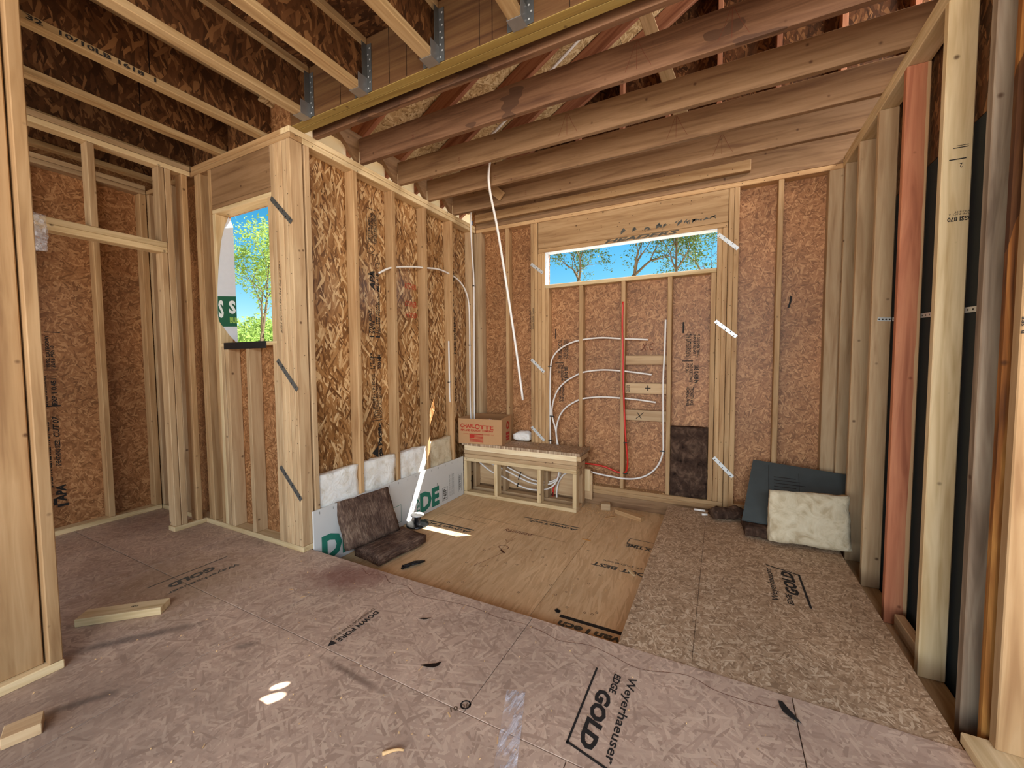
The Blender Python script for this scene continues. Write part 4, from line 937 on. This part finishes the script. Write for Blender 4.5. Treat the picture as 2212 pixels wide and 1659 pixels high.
# ------------------------------------------------------------------ water tubes
def pex(pts, label, mat='pex_white', r=.0085, group=None, clips=(), n=8):
    t = root('water_tube', pts[0], label, 'tube', group)
    tube('pipe', pts, r, mat, t, n=n)
    for (p, d) in clips:
        p = Vector(p); d = Vector(d).normalized()
        beam('clip', t, p - d * .022, p + d * .022, .010, .014, 'black', (0, 1, 0) if abs(d.y) < .5 else (1, 0, 0), .001)
    return t
# shower wall: arc and riser
xa = -2.468
pex([(xa, 2.46, 1.985), (xa, 2.60, 2.055), (xa, 2.86, 2.115), (xa, 3.05, 2.145), (xa, 3.25, 2.17), (xa, 3.42, 2.16), (xa, 3.58, 2.125), (xa, 3.70, 2.05), (xa, 3.77, 1.92), (xa, 3.785, 1.7), (xa, 3.782, 1.2), (xa, 3.78, .8), (xa + .01, 3.79, .45)], 'white water tube arching through the studs of the shower wall', clips=(((xa, 3.79, 1.90), (0, 1, 0)), ((xa, 3.785, 1.45), (0, 1, 0))))
pex([(-2.42, 3.765, 2.90), (-2.425, 3.768, 2.69), (-2.427, 3.79, 2.45), (-2.427, 3.818, 2.15), (-2.427, 3.815, 1.75), (-2.427, 3.805, 1.2), (-2.427, 3.80, .8), (-2.427, 3.80, .42)], 'white water tube rising up the shower wall corner to the joists', clips=(((-2.427, 3.82, 2.10), (0, 1, 0)),))
pex([(xa, 3.395, 1.48), (xa, 3.396, 1.25), (xa, 3.396, 1.05), (xa, 3.396, .93), (xa, 3.40, .87), (xa, 3.408, .855)], 'short white tube stub hanging on the stud nearest the back corner', clips=(((xa, 3.394, 1.06), (0, 1, 0)),))
pex([(-1.90, 2.90, 2.965), (-1.668, 2.90, 3.07), (-1.30, 2.90, 3.31), (-1.008, 2.90, 3.501), (-.80, 2.90, 3.64)], 'white tube slanting up beside the rafters above the ceiling joists', r=.011)
# hanging tube from the joists
pex([(-1.70, 2.98, 3.02), (-1.76, 3.02, 2.86), (-1.755, 3.03, 2.70), (-1.70, 3.05, 2.40), (-1.64, 3.07, 2.0), (-1.56, 3.09, 1.45), (-1.49, 3.10, .935)], 'long white water tube hanging loose from the ceiling joists', r=.010)
yt = 3.90
G3 = 'white tubes bending over under the long window'
pex([(-.594, yt, 1.457), (-.72, yt, 1.467), (-.847, yt, 1.475), (-1.03, yt, 1.49), (-1.209, yt, 1.478), (-1.33, yt, 1.452), (-1.44, yt, 1.40), (-1.52, yt, 1.325), (-1.555, yt, 1.22), (-1.563, yt, .95), (-1.563, yt, .6), (-1.56, yt, .40)], 'topmost white tube bending over under the long window', group=G3, clips=(((-1.56, yt - .008, 1.215), (1, 0, 0)), ((-1.557, yt - .008, .445), (1, 0, 0))))
pex([(-.56, yt, 1.136), (-.7, yt, 1.155), (-.852, yt, 1.171), (-1.03, yt, 1.178), (-1.208, yt, 1.155), (-1.30, yt, 1.115), (-1.397, yt, 1.056), (-1.485, yt, .96), (-1.535, yt, .82), (-1.54, yt, .70), (-1.50, yt, .55), (-1.485, yt, .40)], 'middle white tube bending over under the long window', group=G3, clips=(((-1.54, yt - .008, .70), (1, 0, 0)),))
pex([(-.52, yt, .881), (-.68, yt, .90), (-.85, yt, .911), (-1.03, yt, .915), (-1.207, yt, .893), (-1.30, yt, .855), (-1.39, yt, .795), (-1.455, yt, .71), (-1.49, yt, .60), (-1.495, yt, .50), (-1.475, yt, .40)], 'lowest white tube bending over under the long window', group=G3)
pex([(-.443, 3.875, 1.629), (-.449, 3.88, 1.34), (-.458, 3.88, 1.085), (-.455, 3.88, .77), (-.451, 3.88, .55), (-.454, 3.88, .42), (-.50, 3.88, .293), (-.60, 3.875, .195), (-.753, 3.872, .147), (-.965, 3.875, .152), (-1.15, 3.88, .172), (-1.3, 3.90, .19), (-1.46, 3.88, .20)], 'white tube looping down in a wide bend to the bench', clips=(((-.455, 3.872, .44), (1, 0, 0)),))
pex([(-.821, 3.872, 1.817), (-.825, 3.874, 1.60), (-.818, 3.876, 1.34), (-.812, 3.876, 1.08), (-.800, 3.876, .78), (-.788, 3.88, .55), (-.772, 3.88, .38), (-.768, 3.885, .29), (-.79, 3.90, .20), (-.86, 3.91, .188), (-.995, 3.91, .228), (-1.15, 3.91, .24), (-1.35, 3.91, .23), (-1.46, 3.90, .19)], 'red hot water tube climbing the stud under the long window', 'pex_red', clips=(((-.783, 3.872, .49), (1, 0, 0)), ((-.79, 3.89, .19), (1, 0, 0))))
# inside the bench
G4 = 'white tubes running through the bench frame'
for k, (dz, dy, wh) in enumerate(((0, 0, 'topmost'), (-.03, -.03, 'middle'), (-.10, -.06, 'lowest'))):
    y = 3.80 + dy
    pex([(-2.40, y, .235 + dz * .2), (-2.2, y, .19 + dz), (-2.02, y, .135 + dz), (-1.84, y, .07 + dz), (-1.70, y, .03 + dz * .8), (-1.56, y, .03 + dz * .6), (-1.46, y + .01, .07 + dz * .4), (-1.42, y + .03, .14), (-1.42, y + .05, .30)], wh + ' white tube sagging through the open bench frame', group=G4, clips=(((-1.86, y - .006, .077 + dz), (.3, 0, 1)),))
pex([(-1.36, 3.86, .16), (-1.43, 3.85, .13), (-1.475, 3.835, .05), (-1.50, 3.82, -.06), (-1.506, 3.82, -.154)], 'short red tube dropping to the floor inside the bench', 'pex_red', clips=(((-1.503, 3.815, -.09), (0, 0, 1)),))
pex([(-1.34, 3.85, .15), (-1.40, 3.84, .11), (-1.445, 3.83, .03), (-1.46, 3.82, -.06), (-1.458, 3.82, -.154)], 'short white tube dropping to the floor inside the bench')
pb = box('pipe_opening', be, (-1.50, -1.33), (3.872, 3.876), (.05, .20), 'gap')
box('back_board', be, (-2.40, -1.10), (3.850, 3.871), (-.10, .17), 'stud'); box('back_post', be, (-1.19, -1.12), (3.846, 3.876), (-.02, .20), 'stud_pale')

# ------------------------------------------------------------------ small things on the floors
sp = root('cable_spool', (-2.33, 2.70, ZL), 'black plastic reel with silver top flange at the foot of the backer board', 'spool')
ms = Matrix.Translation((-2.325, 2.70, ZL + .001))
link('bottom_flange', lathe_mesh([(.0, .0), (.095, .0), (.098, .006), (.094, .014), (.06, .018), (.0, .018)]), 'black', sp, ms)
link('hub', lathe_mesh([(.032, .018), (.030, .03), (.030, .07), (.034, .086)]), 'black', sp, ms)
link('top_flange', lathe_mesh([(.0, .086), (.055, .086), (.058, .090), (.055, .096), (.02, .098), (.0, .094)]), 'galv_pale', sp, ms)
zt = root('zip_tie_bundle', (-1.88, 2.14, ZL), 'little bundle of black zip ties on the recessed floor before the folded batt', 'zip ties')
for k in range(9):
    a0 = Vector((-1.915 + jit(.010), 2.07 + jit(.012), ZL + .006 + .003 * (k % 4))); a1 = Vector((-1.845 + jit(.012), 2.205 + jit(.015), ZL + .007 + .004 * (k % 3)))
    tube('zip_tie', [a0, a0.lerp(a1, .3) + Vector((jit(.012), jit(.012), .004)), a0.lerp(a1, .65) + Vector((jit(.012), jit(.012), .006)), a1], .0046, 'black', zt, sides=5, n=4)
    box('tie_head', zt, (a0.x - .005, a0.x + .005), (a0.y - .006, a0.y + .006), (a0.z - .004, a0.z + .005), 'black', .001)
bbk = root('band', (-1.88, 2.15, ZL)); D.objects.remove(bbk)

def scrap(name, pts, z, mat, lab, cat, th=.0035, curl=.018):
    """flat curled scrap from an outline; raised along its long edge"""
    n = len(pts); cx = sum(p[0] for p in pts) / n; cy = sum(p[1] for p in pts) / n
    vs = [(p[0], p[1], z + .001 + curl * (.25 + .25 * math.sin(i * 1.3))) for i, p in enumerate(pts)] + [(cx, cy, z + curl * .8)]
    vs2 = [(a, b, c + th) for a, b, c in vs]; fs = []
    for i in range(n):
        j = (i + 1) % n; fs.append([i, n, j]); fs.append([n + 1 + i, n + 1 + j, n + 1 + n]); fs.append([i, j, n + 1 + j, n + 1 + i])
    me = mesh_of(vs + vs2, fs); bm = bmesh.new(); bm.from_mesh(me); bmesh.ops.recalc_face_normals(bm, faces=bm.faces); bm.to_mesh(me); bm.free()
    o = link(name, me, mat); tag(o, lab, cat); return o
scrap('rubber_scrap', [(.212, 1.712), (.224, 1.708), (.235, 1.688), (.256, 1.668), (.272, 1.642), (.262, 1.646), (.262, 1.634), (.240, 1.648), (.222, 1.672), (.214, 1.695)], 0, 'black_soft', 'curled black rubber scrap lying beside the front edge of the loose sheet', 'scrap')
scrap('plastic_scrap', [(-.812, 2.09), (-.80, 2.105), (-.792, 2.092), (-.778, 2.10), (-.782, 2.08), (-.795, 2.072), (-.806, 2.076)], ZL, 'black', 'tiny black plastic scrap at the end of the floor lettering', 'scrap')
# clear tape / film strip
tp0, tp1 = Vector((-.672, 1.325, .002)), Vector((-.535, .95, .002)); tx = (tp1 - tp0).normalized(); ty = Vector((-tx.y, tx.x, 0)); Lt = (tp1 - tp0).length
vs, fs = [], []; nx_, ny_ = 26, 7
for i in range(nx_ + 1):
    for j in range(ny_ + 1):
        p = tp0 + tx * (Lt * i / nx_) + ty * (.072 * (j / ny_ - .5)); p.z = .003 + max(0, noise.noise(Vector((i * .22, j * 1.1, 3.3)))) * .012
        vs.append(p)
for i in range(nx_):
    for j in range(ny_): a = i * (ny_ + 1) + j; fs.append([a, a + ny_ + 1, a + ny_ + 2, a + 1])
tp = link('plastic_strip', mesh_of(vs, fs, True), 'film_strip'); tag(tp, 'wrinkled strip of clear plastic lying flat on the worn subfloor', 'plastic')

def offcut(p, ang, L, W, H, mat, lab, z=0.0, text_=None):
    rt = Matrix.Rotation(ang, 3, 'Z')
    m_ = Matrix.Translation((p[0], p[1], z + H / 2 + .001)) @ rt.to_4x4()
    o = link('wood_offcut', chamfer_mesh(L, W, H, .002), mat, None, m_); tag(o, lab, 'wood')
    return o
b1 = offcut((-2.634, .858), math.radians(43.5), .345, .089, T, 'stud_pale', 'pale lumber offcut lying on the floor before the closet opening')
text(b1, 'GSI', (-2.60, .905, T + .001), (-.74, -.70, 0), (.70, -.74, 0), .03, .012, 'ink', .02)
offcut((-2.085, .405), 1.25, .09, .075, T, 'stud', 'short pale block of wood on the floor by the near stud wall')
offcut((-.71, 3.705), -.42, .275, .07, T, 'stud_warm', 'brown lumber offcut in the shavings beside the bench', ZL)
offcut((-.955, 3.80), .3, .085, .07, .06, 'stud', 'stubby wood block in the shavings next to the bench end', ZL)
offcut((-.50, 2.70), -.9, .075, .02, .010, 'stud_pale', 'thin pale wood sliver on the recessed floor by the loose sheet', ZL)
offcut((-.92, 3.06), -.05, .07, .008, .006, 'bark', 'dark thin wood sliver lying on the recessed floor', ZL)
offcut((-1.42, 2.59), -.6, .055, .012, .008, 'bark', 'dark brown splinter beside the pencilled circle on the recessed floor', ZL)
offcut((-.86, 3.60), .8, .10, .02, .012, 'stud_warm', 'thin brown splinter lying in the shavings near the bench', ZL)
o = tube('pipe_offcut', [(-.175, 3.672, .0135), (-.09, 3.672, .0135)], .009, 'pex_white', sides=10, n=1); tag(o, 'long white pipe offcut on the loose sheet under the window', 'pipe')
o = tube('pipe_offcut', [(-.112, 3.575, .0135), (-.072, 3.592, .0135)], .009, 'pex_white', sides=10, n=1); tag(o, 'short white pipe offcut on the loose sheet, nearer the sheet stamp', 'pipe')
o = tube('wood_curl', [(-.94, .905, .006), (-.92, .918, .012), (-.90, .93, .016), (-.885, .942, .010)], .007, 'shaving', sides=5, n=4, taper=.004); tag(o, 'pale curled wood shaving alone on the worn subfloor', 'shaving')
scrap('leaf_litter', [(-1.085, 1.262), (-1.05, 1.285), (-1.03, 1.30), (-1.02, 1.318), (-1.018, 1.295), (-1.03, 1.275), (-1.05, 1.266)], 0, 'gap', 'dark crumpled leaf scrap on the subfloor right of the arrow print', 'leaf', .002, .006)
scrap('leaf_litter', [(-1.30, 1.50), (-1.265, 1.505), (-1.245, 1.53), (-1.26, 1.513)], 0, 'gap', 'slim dark leaf scrap on the subfloor near the floor step', 'leaf', .002, .006)
scrap('paper_tag', [(-2.112, .338), (-2.075, .352), (-2.085, .37), (-2.122, .36)], 0, 'red_ink', 'small dark red paper tag beside the short block of wood', 'tag', .002, .003)
vs, fs = [], []
for k in range(1250):
    t = random.random()
    if t < .42: x = random.gauss(-.95, .17); y = random.gauss(3.74, .09); z = ZL
    elif t < .52: x = random.uniform(-1.15, -.42); y = random.uniform(3.89, 3.965); z = T
    elif t < .60: x = random.uniform(-1.9, -1.14); y = random.uniform(3.58, 3.87); z = BT
    elif t < .82: x = random.uniform(-2.0, -.42); y = random.uniform(1.9, 3.55); z = ZL
    else: x = random.uniform(-2.4, .9); y = random.uniform(.3, 1.7); z = 0
    if z == ZL and (x < -2.3 or y > 3.87): continue
    big_ = random.random() < .08
    L = random.uniform(.012, .03) if big_ else random.uniform(.003, .012); W = random.uniform(.002, .006); a = random.uniform(0, PI); c, s_ = math.cos(a), math.sin(a)
    if z == 0 and not big_: L *= .6
    h = random.uniform(.001, .005); b = len(vs)
    for (u, v_, ww) in ((-L, -W, .0006), (L, -W, h), (L, W, h + .001), (-L, W, .0012)): vs.append((x + (u * c - v_ * s_) / 2, y + (u * s_ + v_ * c) / 2, z + ww))
    fs.append([b, b + 1, b + 2, b + 3])
o = link('wood_shavings', mesh_of(vs, fs), 'shaving'); tag(o, 'scattered wood shavings and sawdust crumbs over the floors', 'shavings', kind='stuff')
# film scrap at the closet header end, black flashing over the window sill, house wrap outside
o = lump_slab('plastic_film', None, basis((-3.612, .865, 1.93), (0, 1, 0), (0, 0, 1)), .055, .22, .05, 'film', .012, 14, 5, 10, 2, .5, 61)
tag(o, 'crumpled clear plastic film hanging on the closet header', 'plastic')
o = root('flashing_tape', (-3.0, YW, 1.4), 'black flashing tape draped over the small window sill', 'tape')
box('sill_strip', o, (-3.262, -2.755), (1.698, 1.83), (1.412, 1.4145), 'black_soft', .0006); box('hanging_strip', o, (-3.262, -2.755), (1.6965, 1.6995), (1.366, 1.4145), 'black_soft', .0006)
hwp = root('house_wrap', (-3.2, 1.83, 1.4), 'white house wrap flap with a green lettered band outside the small window', 'house wrap')
wA, wB = Vector((-3.293, 1.708, 0)), Vector((-3.268, 1.815, 0)); wd_ = (wB - wA).normalized(); wn3 = Vector((wd_.y, -wd_.x, 0))
def wrap(name, poly, mat, lift):              # poly: (distance along the flap, height)
    P = [wA + wd_ * a + Vector((0, 0, z)) + wn3 * lift for a, z in poly]; n = len(P)
    return link(name, mesh_of(P + [p - wn3 * .0012 for p in P], [list(range(n)), list(range(n, 2 * n))[::-1]]), mat, hwp)
wrap('sheet', [(.096, 1.41), (.096, 2.292), (.071, 2.355), (.042, 2.273), (.018, 2.167), (-.006, 1.97), (-.020, 1.80), (-.024, 1.62), (-.018, 1.575), (.04, 1.48)], 'wrap', 0)
wrap('green_band', [(.096, 1.542), (.096, 1.769), (-.020, 1.757), (-.024, 1.63), (-.018, 1.575), (.004, 1.536)], 'wrap_green', .0012)
up3 = Vector((0, 0, 1))
def wt(body, a, z, L, H, mat): text(hwp, body, wA + wd_ * a + up3 * z + wn3 * .0026, wd_, up3, L, H, mat, .04, lift=.0004)
wt('S', .046, 1.635, .045, .10, 'wrap_white'); wt('BUI', .050, 1.565, .044, .045, 'wrap_lime'); wt('S', -.019, 1.60, .032, .13, 'wrap_white')

# ------------------------------------------------------------------ outside
g = link('ground', mesh_of([(-60, -40, -.7), (40, -40, -.7), (40, 70, -.7), (-60, 70, -.7)], [[0, 1, 2, 3]]), 'ground'); tag(g, kind='structure')
def tree(loc, th_, bl, lab, trunk_r=.12, levels=5, leaf='leaf', nleaf=1800, lsize=.12, spread=.55, seed=1, cat='tree', leader=0, ratio=.74):
    """trunk th_ metres high, then branches starting bl long; leader > 0 keeps a stem going up"""
    rnd = random.Random(seed); t = root('tree' if cat == 'tree' else 'bush', loc, lab, cat)
    vs, fs, tips = [], [], []
    def limb(p0, p1, ra, rb, sides):
        d = (p1 - p0).normalized(); a = d.cross(Vector((.3, .2, .9)))
        if a.length < .1: a = d.cross(Vector((1, 0, 0)))
        a.normalize(); b = d.cross(a); k0 = len(vs)
        for (p, r) in ((p0, ra), (p1, rb)):
            for k in range(sides): an = 2 * PI * k / sides; vs.append(p + a * math.cos(an) * r + b * math.sin(an) * r)
        for k in range(sides): k2 = (k + 1) % sides; fs.append([k0 + k, k0 + k2, k0 + sides + k2, k0 + sides + k])
    def grow(p, d, L, r, lev, up=False):
        q = p; rr = r
        for i in range(3):
            wob = .05 if up else .15
            d = (d + Vector((rnd.gauss(0, wob), rnd.gauss(0, wob), rnd.gauss(.04, .06)))).normalized()
            q2 = q + d * L / 3; limb(q, q2, rr, rr * .88, 7 if lev < 2 else 4); q = q2; rr *= .88
            if lev >= 2: tips.append((q, d))
        if lev >= levels: return
        if up and lev < leader: grow(q, d, L * .8, rr * .85, lev + 1, True)
        nb = 2 if rnd.random() < .4 else 3
        a0 = rnd.uniform(0, 2 * PI)
        for i in range(nb):
            a = a0 + 2 * PI * i / nb + rnd.uniform(-.5, .5); side = d.cross(Vector((math.cos(a), math.sin(a), .2))).normalized()
            nd = (d + side * spread * rnd.uniform(.7, 1.5)).normalized(); grow(q, nd, L * ratio * rnd.uniform(.8, 1.15), rr * (.68 if lev else .62), lev + 1)
    b0 = Vector(loc); b1 = b0 + Vector((rnd.uniform(-.05, .05), 0, th_)); limb(b0, b1, trunk_r * 1.15, trunk_r, 8)
    grow(b1, Vector((rnd.uniform(-.1, .1), rnd.uniform(-.1, .1), 1)).normalized(), bl, trunk_r, 0, leader > 0)
    link('trunk', mesh_of(vs, fs), 'bark_tree', t)
    vs, fs = [], []
    for k in range(nleaf):
        q, d = rnd.choice(tips); q = q + Vector((rnd.gauss(0, 1), rnd.gauss(0, 1), rnd.gauss(0, 1))) * lsize * .9
        a = Vector((rnd.gauss(0, 1), rnd.gauss(0, 1), rnd.gauss(0, .7))).normalized(); b = a.cross(Vector((rnd.gauss(0, 1), rnd.gauss(0, 1), rnd.gauss(0, 1)))).normalized(); c = a.cross(b)
        L = lsize * rnd.uniform(.6, 1.1); W = L * .42; k0 = len(vs)
        vs += [q, q + a * L * .45 + b * W * .5 + c * W * .12, q + a * L, q + a * L * .45 - b * W * .5 + c * W * .12]; fs += [[k0, k0 + 1, k0 + 2], [k0, k0 + 2, k0 + 3]]
    o = link('foliage', mesh_of(vs, fs), leaf, t); o['kind'] = 'stuff'
    return t
tree((-3.76, 12.0, -.7), 3.75, .72, 'leafy tree in the long window nearest the shower wall side', .085, 6, 'leaf', 3600, .10, .52, 3, ratio=.80)
tree((-2.53, 12.4, -.7), 3.7, .85, 'stout forked tree in the middle of the long window view', .10, 6, 'leaf', 3600, .10, .55, 8, ratio=.80)
tree((-1.15, 12.0, -.7), 3.7, .75, 'thin branching tree in the long window nearest the double studs', .06, 6, 'leaf', 3600, .10, .62, 12, leader=3, ratio=.80)
tree((-.25, 13.0, -.7), 3.5, .85, 'tree reaching in from behind the double studs of the long window', .08, 6, 'leaf', 3600, .10, .75, 17, ratio=.80)
tree((-11.75, 7.0, -.7), 1.7, 1.2, 'slender young tree seen through the small window above the bushes', .07, 5, 'leaf_light', 5200, .11, .5, 29, leader=5, ratio=.82)
for k, (x, y, lab) in enumerate(((-14.8, 8.2, 'bright green bush behind the young tree, next to the house wrap'), (-12.6, 8.4, 'bright green bush behind the young tree in the middle of the small window'), (-10.4, 7.6, 'bright green bush low in the small window next to the stud post'), (-16.4, 10.2, 'pale green bush farthest from the small window'))):
    tree((x, y, -.7), .7 if k < 3 else 1.4, .9, lab, .08, 4, 'leaf_light', 4200, .20, .8, 40 + k, 'bush')
